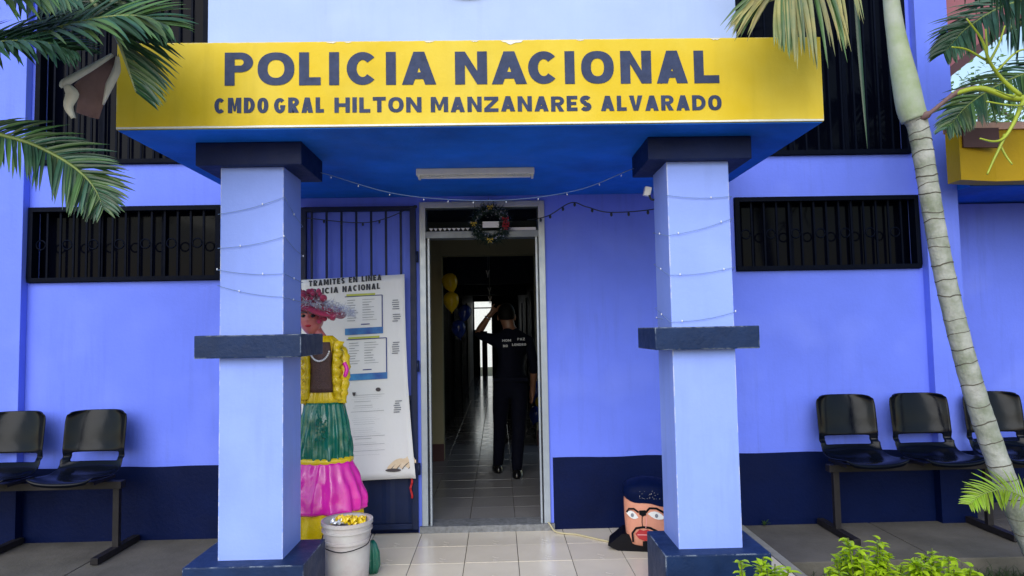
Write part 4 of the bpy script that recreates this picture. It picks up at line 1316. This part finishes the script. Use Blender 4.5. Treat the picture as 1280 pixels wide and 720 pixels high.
# palm on the right, its ringed trunk leaning in front of the bench
RP = empty('palm_tree', (3.06, -1.12, -.11), 'palm tree with ringed grey leaning trunk growing in front of the seats', 'palm tree')
tp = smooth_path([(3.075,-1.12,-.14), (2.994,-1.1,.058), (2.825,-1.1,.523), (2.671,-1.1,1.061), (2.54,-1.1,1.744), (2.452,-1.1,2.488), (2.420,-1.1,2.60)], 16)
rr = []
ln = 0
for i, p in enumerate(tp):
    if i: ln += (p-tp[i-1]).length
    base = .055+.003*math.sin(ln*2.2)+.02*max(0, .3-ln)
    rr.append(base*(1+.06*((ln/.105) % 1)+.02*noise.noise((ln*7, 0, 0))))
B().tube(tp, rr, 24).build('trunk', 'trunk', RP, True)
ln = 0; nxt = .10
for i in range(1, len(tp)):
    ln += (tp[i]-tp[i-1]).length
    if ln > nxt:
        nxt += random.uniform(.085, .12) if ln < 1.9 else random.uniform(.055, .08)
        tg = (tp[i]-tp[i-1]).normalized()
        s1 = tg.orthogonal().normalized(); s2 = tg.cross(s1)
        tl = Vector((random.uniform(-.12, .12), random.uniform(-.12, .12)))
        pts = []
        for k in range(25):
            a = 2*math.pi*k/24
            pts.append(tp[i]+(s1*math.cos(a)+s2*math.sin(a))*(rr[i]*.985)+tg*(.08*(tl.x*math.cos(a)+tl.y*math.sin(a))+.003*math.sin(3*a+i*1.7)+.005*noise.noise((math.cos(a)*2, math.sin(a)*2, i*.7))))
        B().tube(pts, random.uniform(.0022, .0042), 5, False).build('leaf_scar', 'trunk_ring', RP, True)
cs = smooth_path([(2.426,-1.1,2.585), (2.405,-1.1,2.66), (2.385,-1.1,2.80), (2.362,-1.1,2.95), (2.338,-1.1,3.15), (2.325,-1.1,3.32)], 6)
B().tube(cs, [.060+.014*math.sin(math.pi*min(1, .25+i/(len(cs)-1)))-.018*(i/(len(cs)-1))**2+.002*noise.noise((i, 2, 1)) for i in range(len(cs))], 24).build('crownshaft', 'crownshaft', RP, True)
C0 = Vector((2.325, -1.1, 3.28))
frond(RP, [C0, (2.12,-1.42,3.55), (1.80,-1.75,3.62), (1.60,-1.93,3.30), (1.45,-2.0,3.05), (1.34,-2.03,2.92), (1.25,-2.04,2.85)], 60, .48, .0095, ['palm_mid', 'palm_dry', 'palm_dry', 'palm_dry'], 38, 1.3, (.3, -.75, .5), t0=.40, lift=.05, rach='rachis_pale', tipk=.8)
frond(RP, [C0, (2.5,-1.15,3.55), (2.8,-1.2,3.55), (3.05,-1.22,3.30), (3.2,-1.24,3.05)], 26, .36, .013, ['palm_dark'], 34, 1.2, t0=.3, lift=.0)
frond(RP, [C0, (2.42,-1.3,3.50), (2.60,-1.42,3.45), (2.70,-1.48,3.15), (2.72,-1.5,2.88)], 24, .26, .011, ['palm_dark'], 40, 1.2, t0=.3, lift=.0)
frond(RP, [C0, (2.25,-1.0,3.6), (2.15,-.7,3.95), (1.9,-.45,4.1), (1.6,-.4,4.0)], 20, .36, .012, ['palm_dark', 'palm_mid'], 35, 1.0, t0=.3)
frond(RP, [C0, (2.5,-.9,3.65), (2.8,-.7,3.9), (3.2,-.6,3.8), (3.5,-.6,3.35), (3.6,-.6,3.0)], 26, .40, .013, ['palm_dark'], 35, 1.2, t0=.3)
o = frond(RP, [C0, (2.15,-1.35,3.42), (1.95,-1.55,3.40), (1.84,-1.62,3.22)], 2, .10, .008, ['palm_mid'], 35, 1.0, t0=.5)
vs_, fs = leaflet(Vector((1.83, -1.62, 3.25)), Vector((.0, -.05, -1)), .98, .011, .3, Vector((0, 1, 0)), 8)
B().add(vs_, fs).build('leaflet', 'palm_dark', o, True)
# flower stalk
fsk = B().tube(smooth_path([(2.585,-1.2,2.696), (2.734,-1.22,2.722), (2.881,-1.24,2.66), (2.985,-1.25,2.657), (3.10,-1.25,2.70)], 6), [.014]*6+[.017]*6+[.02]*7+[.018]*6, 8).build('flower_stalk', 'flower_stalk', RP, True)
B().tube(smooth_path([(2.43,-1.12,2.575), (2.47,-1.18,2.60), (2.585,-1.2,2.690), (2.66,-1.2,2.722), (2.735,-1.21,2.735)], 5), [.022]*5+[.012]*5+[.016]*5+[.012]*5+[.004], 8).build('spathe', 'spathe', RP, True)
def branch(pts, r0, r1=.0045):
    P = smooth_path(pts, 6)
    B().tube(P, [r0+(r1-r0)*i/(len(P)-1) for i in range(len(P))], 6).build('branch', 'flower_stalk', fsk, True)
Y2 = -1.26
for pts, r0 in (
    ([(2.93,Y2,2.665), (2.84,Y2,2.75), (2.755,Y2-.02,2.847), (2.70,Y2-.04,2.97), (2.608,Y2-.06,3.081)], .013),
    ([(2.755,Y2,2.847), (2.742,Y2-.02,2.94), (2.734,Y2-.03,3.033)], .008), ([(2.765,Y2,2.855), (2.81,Y2-.02,2.95), (2.836,Y2-.04,3.046)], .008),
    ([(2.745,Y2,2.87), (2.64,Y2,2.93), (2.544,Y2-.02,2.937)], .007), ([(2.80,Y2,2.80), (2.90,Y2-.03,2.90), (2.98,Y2-.05,2.91)], .007),
    ([(2.96,Y2,2.655), (2.909,Y2-.02,2.59), (2.84,Y2-.05,2.49), (2.774,Y2-.06,2.409), (2.70,Y2-.08,2.385), (2.613,Y2-.1,2.397)], .014),
    ([(2.79,Y2-.05,2.43), (2.75,Y2-.06,2.36), (2.70,Y2-.07,2.28), (2.656,Y2-.08,2.206)], .010), ([(2.755,Y2-.05,2.38), (2.78,Y2-.06,2.31), (2.796,Y2-.08,2.258)], .007),
    ([(2.98,Y2,2.64), (2.965,Y2-.02,2.53), (2.95,Y2-.02,2.45), (3.0,Y2-.04,2.34)], .010), ([(3.0,Y2,2.66), (2.92,Y2-.04,2.60), (2.80,Y2-.08,2.585), (2.66,Y2-.1,2.60)], .006),
    ([(2.90,Y2,2.67), (2.83,Y2-.06,2.64), (2.72,Y2-.1,2.66)], .006), ([(3.0,Y2,2.67), (2.99,Y2-.06,2.76), (2.93,Y2-.09,2.84)], .007)):
    branch(pts, r0)

# palm on the left: its trunk stands out of view, fronds reach over the sign
LP = empty('palm_tree', (-2.86, -2.25, -.11), 'palm tree whose dark green fronds hang over the end of the yellow sign', 'palm tree')
tp = smooth_path([(-2.90,-2.25,-.15), (-2.86,-2.25,.6), (-2.80,-2.23,1.4), (-2.74,-2.2,2.1)], 12)
B().tube(tp, [.085+.004*math.sin(i*2.1) for i in range(len(tp))], 20).build('trunk', 'trunk', LP, True)
C1 = Vector((-2.73, -2.2, 2.1))
frond(LP, [C1, (-2.50,-2.2,2.40), (-2.123,-2.2,2.584), (-1.997,-2.2,2.616), (-1.806,-2.2,2.661), (-1.60,-2.19,2.715), (-1.45,-2.17,2.73), (-1.36,-2.15,2.70)], 46, .34, .010, ['palm_dark', 'palm_mid'], 36, .35, (0, -.72, .7), t0=.32, lift=.1)
frond(LP, [C1, (-2.6,-2.15,2.8), (-2.25,-2.12,3.22), (-1.98,-2.1,3.18), (-1.80,-2.1,2.97), (-1.681,-2.1,2.819), (-1.589,-2.1,2.679), (-1.537,-2.1,2.541), (-1.501,-2.1,2.44)], 60, .32, .0095, ['palm_mid', 'palm_dark', 'palm_dark'], 36, .55, (.35, -.9, .2), sides=(-1,), t0=.36, lift=.05, rach='rachis_pale', r0=.018)
frond(LP, [C1, (-2.45,-2.15,2.32), (-2.191,-2.1,2.300), (-2.058,-2.1,2.262), (-1.926,-2.1,2.220), (-1.793,-2.1,2.150), (-1.71,-2.1,2.085), (-1.659,-2.1,2.02), (-1.631,-2.1,1.955)], 60, .225, .0075, ['palm_dark', 'palm_dark', 'palm_mid'], 38, .45, (.1, -.85, .5), t0=.28, lift=.12)
frond(LP, [C1, (-2.55,-2.3,2.18), (-2.32,-2.35,2.12), (-2.14,-2.35,2.03), (-2.06,-2.35,1.95)], 22, .14, .007, ['palm_mid', 'palm_lime'], 40, .6, (.1, -.85, .5), t0=.4)
frond(LP, [C1, (-2.6,-2.4,2.5), (-2.4,-2.5,2.85), (-2.15,-2.5,2.95), (-1.95,-2.48,2.88), (-1.82,-2.45,2.80)], 34, .30, .010, ['palm_dark'], 36, .5, (0, -.5, .86), t0=.3)
frond(LP, [C1, (-2.9,-2.3,2.7), (-3.3,-2.4,2.95), (-3.7,-2.5,2.7)], 22, .34, .012, ['palm_dark'], 36, .8, t0=.25)
frond(LP, [C1, (-2.75,-2.1,2.5), (-2.6,-2.05,2.85), (-2.35,-2.02,3.02), (-2.08,-2.0,3.0), (-1.86,-2.0,2.90), (-1.72,-2.0,2.78)], 40, .32, .010, ['palm_dark'], 36, .5, (0, -.8, .6), t0=.3)
frond(LP, [C1, (-2.55,-2.3,2.32), (-2.25,-2.3,2.48), (-1.98,-2.3,2.56), (-1.78,-2.3,2.57), (-1.66,-2.28,2.54)], 44, .30, .011, ['palm_dark'], 38, .4, (0, -.6, .8), t0=.3)
frond(LP, [C1, (-2.62,-2.3,2.5), (-2.38,-2.32,2.74), (-2.1,-2.32,2.82), (-1.86,-2.3,2.80), (-1.66,-2.28,2.76)], 44, .32, .011, ['palm_dark', 'palm_mid'], 40, .3, (0, -.85, .5), t0=.3)
# dry sheath hanging from the frond: brown inside, pale folded edges
b = B()
br = [[(-1.640,-2.04,2.625), (-1.612,-2.04,2.628)], [(-1.700,-2.07,2.555), (-1.620,-2.03,2.560)], [(-1.765,-2.09,2.475), (-1.650,-2.03,2.490)], [(-1.750,-2.08,2.445), (-1.680,-2.02,2.420)], [(-1.760,-2.08,2.360), (-1.700,-2.02,2.350)]]
vs_ = []
for a, c in br:
    a, c = Vector(a), Vector(c)
    for i in range(5): vs_.append(a.lerp(c, i/4)+Vector((0, .022*math.sin(math.pi*i/4), 0)))
b.add(vs_, [(j*5+i, j*5+i+5, j*5+i+6, j*5+i+1) for j in range(4) for i in range(4)])
shh = b.build('dry_sheath', 'spathe', LP, True); shh.modifiers.new('t', 'SOLIDIFY').thickness = .0015
shh['label'] = 'dry brown palm sheath with pale folded edges'
for path, ww in (([(-1.632,-2.045,2.622), (-1.70,-2.08,2.552), (-1.798,-2.10,2.478), (-1.800,-2.10,2.462)], (.008,.014,.018,.004)), ([(-1.79,-2.10,2.470), (-1.770,-2.09,2.435), (-1.785,-2.09,2.385), (-1.770,-2.08,2.335)], (.014,.030,.020,.008)),
                 ([(-1.614,-2.04,2.615), (-1.620,-2.035,2.555), (-1.648,-2.035,2.490), (-1.684,-2.02,2.412)], (.006,.018,.018,.002))):
    P = smooth_path(path, 5); vs_ = []
    for i, p in enumerate(P):
        t = i/(len(P)-1)*(len(ww)-1); k = min(int(t), len(ww)-2); w2 = 1.0*(ww[k]+(ww[k+1]-ww[k])*(t-k))
        tg = (P[min(i+1, len(P)-1)]-P[max(i-1, 0)]).normalized()
        s_ = tg.cross(Vector((0, 1, 0))).normalized()
        vs_ += [p-s_*w2*1.1, p+Vector((0, -.004, 0)), p+s_*w2*.8+Vector((0, .006, 0))]
    o = B().add(vs_, [q for i in range(len(P)-1) for q in ((i*3, i*3+1, i*3+4, i*3+3), (i*3+1, i*3+2, i*3+5, i*3+4))]).build('pale_fold', 'spathe_pale', shh, True)
    o.modifiers.new('t', 'SOLIDIFY').thickness = .001

# another palm beyond the right edge, its fronds reach over the balcony
OP = empty('palm_tree', (4.35, -1.0, -.11), 'palm tree whose dark fronds reach over the yellow balcony', 'palm tree')
tp = smooth_path([(4.37,-1.0,-.15), (4.33,-1.0,.9), (4.28,-1.0,1.9), (4.22,-1.0,2.75)], 10)
B().tube(tp, [.085+.004*math.sin(i*2.1) for i in range(len(tp))], 20).build('trunk', 'trunk', OP, True)
C2 = Vector((4.22, -1.0, 2.72))
frond(OP, [C2, (3.95,-.95,3.2), (3.55,-.9,3.42), (3.18,-.9,3.36), (2.92,-.9,3.22), (2.76,-.9,3.06)], 60, .32, .010, ['palm_dark'], 36, .7, (0, -.7, .7), t0=.3)
frond(OP, [C2, (3.95,-.85,2.98), (3.6,-.8,3.02), (3.25,-.8,2.93), (2.98,-.8,2.78), (2.82,-.8,2.62)], 60, .28, .010, ['palm_dark', 'palm_dark', 'palm_mid'], 36, .7, (0, -.7, .7), t0=.3)
frond(OP, [C2, (4.5,-1.0,3.2), (4.9,-1.0,3.4), (5.4,-1.0,3.1)], 26, .34, .012, ['palm_dark'], 36, .8, t0=.25)
frond(OP, [C2, (4.1,-1.3,3.2), (3.85,-1.7,3.4), (3.65,-2.1,3.2)], 26, .34, .012, ['palm_dark'], 36, .8, t0=.25)

# young palm with lime fronds at the foot of the big one
YP_ = empty('young_palm', (3.02, -1.42, -.11), 'small young palm with lime green arching fronds at the foot of the leaning trunk', 'palm')
Q = Vector((3.02, -1.42, -.12))
frond(YP_, [Q, (2.98,-1.40,.15), (2.88,-1.36,.36), (2.78,-1.34,.46), (2.67,-1.32,.52), (2.55,-1.32,.505), (2.46,-1.33,.455)], 30, .15, .0055, ['palm_lime'], 28, .5, (0, -.6, .8), r0=.008, t0=.42, lift=.25)
frond(YP_, [Q, (3.06,-1.40,.2), (3.18,-1.4,.45), (3.35,-1.45,.55), (3.5,-1.5,.45)], 22, .15, .006, ['palm_lime'], 28, .5, r0=.008, t0=.35, lift=.25)

# lime shrubs in the garden bed
def shrub(loc, rx, h, label, ns):
    r_ = empty('garden_shrub', loc, label, 'shrub', 'lime green garden shrubs')
    lv, st = B(), B()
    c = Vector(loc)
    for s_ in range(ns):
        a = random.uniform(0, 6.28); rad = math.sqrt(random.random())*rx
        tip = c+Vector((rad*math.cos(a), rad*math.sin(a)*.8, h*random.uniform(.72, 1.0)*(1-.35*(rad/rx)**2)))
        P = smooth_path([c+Vector((.03*math.cos(a), .03*math.sin(a), 0)), c.lerp(tip, .5)+Vector((.02*math.cos(a), .02*math.sin(a), .02)), tip], 5)
        st.tube(P, .003, 4)
        for i in range(3, len(P)):
            for q in range(7):
                az = random.uniform(0, 6.28)
                dd = Vector((math.cos(az), math.sin(az), random.uniform(.1, .9)))
                p = P[i].lerp(P[i-1], random.random())
                vs_, fs = leaflet(p, dd, random.uniform(.035, .06), random.uniform(.009, .014), .6, Vector((0, 0, 1)), 3)
                lv.add(vs_, fs)
    lv.build('leaves', 'lime_leaf', r_, True)['kind'] = 'stuff'
    st.build('stems', 'stem', r_)['kind'] = 'stuff'
shrub((1.10, -1.97, -.11), .16, .60, 'low lime green shrub growing in front of the column plinth', 30)
shrub((1.57, -1.95, -.11), .19, .64, 'taller lime green shrub in the bed between plinth and palm trunk', 60)
shrub((1.86, -1.98, -.11), .22, .58, 'lower spreading lime green shrub in the bed nearer the palm trunk', 60)

# grass and weeds in the bed
b = B()
for i in range(5200):
    x = random.uniform(1.74, 5.2); y = -.80-abs(random.gauss(0, .45))
    if random.random() < .25: x, y = random.uniform(.85, 1.75), random.uniform(-2.6, -1.72)
    h = random.uniform(.03, .09)*(1.6 if random.random() < .08 else 1); a = random.uniform(0, 6.28)
    ln_ = Vector((random.gauss(0, .35)*h, random.gauss(0, .35)*h, h))
    s_ = Vector((math.cos(a), math.sin(a), 0))*.0028
    p = Vector((x, y, -.112))
    b.add([p-s_, p+s_, p+ln_*.6+s_*.7, p+ln_*.6-s_*.7, p+ln_*1.0+Vector((ln_.x, ln_.y, -h*.1))], [(0,1,2,3), (3,2,4)])
tag(b.build('grass', 'grass'), 'short green grass along the concrete walkway', 'grass', kind='stuff')
b = B()
for i in range(14):
    a = random.uniform(0, 6.28)
    vs_, fs = leaflet(Vector((1.86, -.03, .0)), Vector((math.cos(a), -abs(math.sin(a)), random.uniform(.5, 2))), random.uniform(.03, .06), .006, .5, Vector((0, 0, 1)), 3)
    b.add(vs_, fs)
tag(b.build('weed', 'palm_mid'), 'tiny green weed sprouting at the foot of the navy wall', 'weed')

# trees beyond the balcony
def tree(loc, h, rad, label, n):
    r_ = empty('broadleaf_tree', loc, label, 'tree', 'trees beyond the balcony')
    c = Vector(loc)
    tk = B().tube(smooth_path([c, c+Vector((.2, .1, h*.3)), c+Vector((.1, .2, h*.6)), c+Vector((.2, 0, h*.85))], 5), [.28-.014*i for i in range(16)], 10)
    cl = []
    for i in range(15):
        a = random.uniform(0, 6.28); rr_ = rad*math.sqrt(random.random())
        cc = c+Vector((rr_*math.cos(a), rr_*math.sin(a), h*random.uniform(.42, 1.0)))
        cl.append((cc, random.uniform(.7, 1.4)))
        tk.tube(smooth_path([c+Vector((.1, .1, h*random.uniform(.3, .55))), c.lerp(cc, .6)+Vector((0, 0, h*.25)), cc], 3), [.07, .06, .05, .04, .03, .02, .01], 6)
    tk.build('trunk', 'bark', r_, True)
    lv = B()
    for i in range(n):
        cc, s_ = random.choice(cl)
        v = Vector((random.gauss(0, 1), random.gauss(0, 1), random.gauss(0, .8))).normalized()*s_*random.random()**.4
        p = cc+v
        dd = Vector((random.gauss(0, 1), random.gauss(0, 1), random.gauss(0, 1)-.3)).normalized()
        q = dd.orthogonal().normalized()
        L_ = random.uniform(.12, .22)
        lv.add([p, p+dd*L_*.5+q*L_*.28, p+dd*L_, p+dd*L_*.5-q*L_*.28], [(0, 1, 2, 3)])
    lv.build('crown', 'tree_leaf', r_)['kind'] = 'stuff'
tree((11.5, 11, -.11), 7.6, 2.3, 'leafy green tree beyond the balcony, nearer the pilaster', 4200)
tree((15.5, 13, -.11), 9.0, 2.8, 'tall leafy green tree beyond the balcony, farther from the pilaster', 5200)
tree((18.5, 19, -.11), 8.0, 3.2, 'wide leafy green tree standing farthest beyond the balcony', 5200)
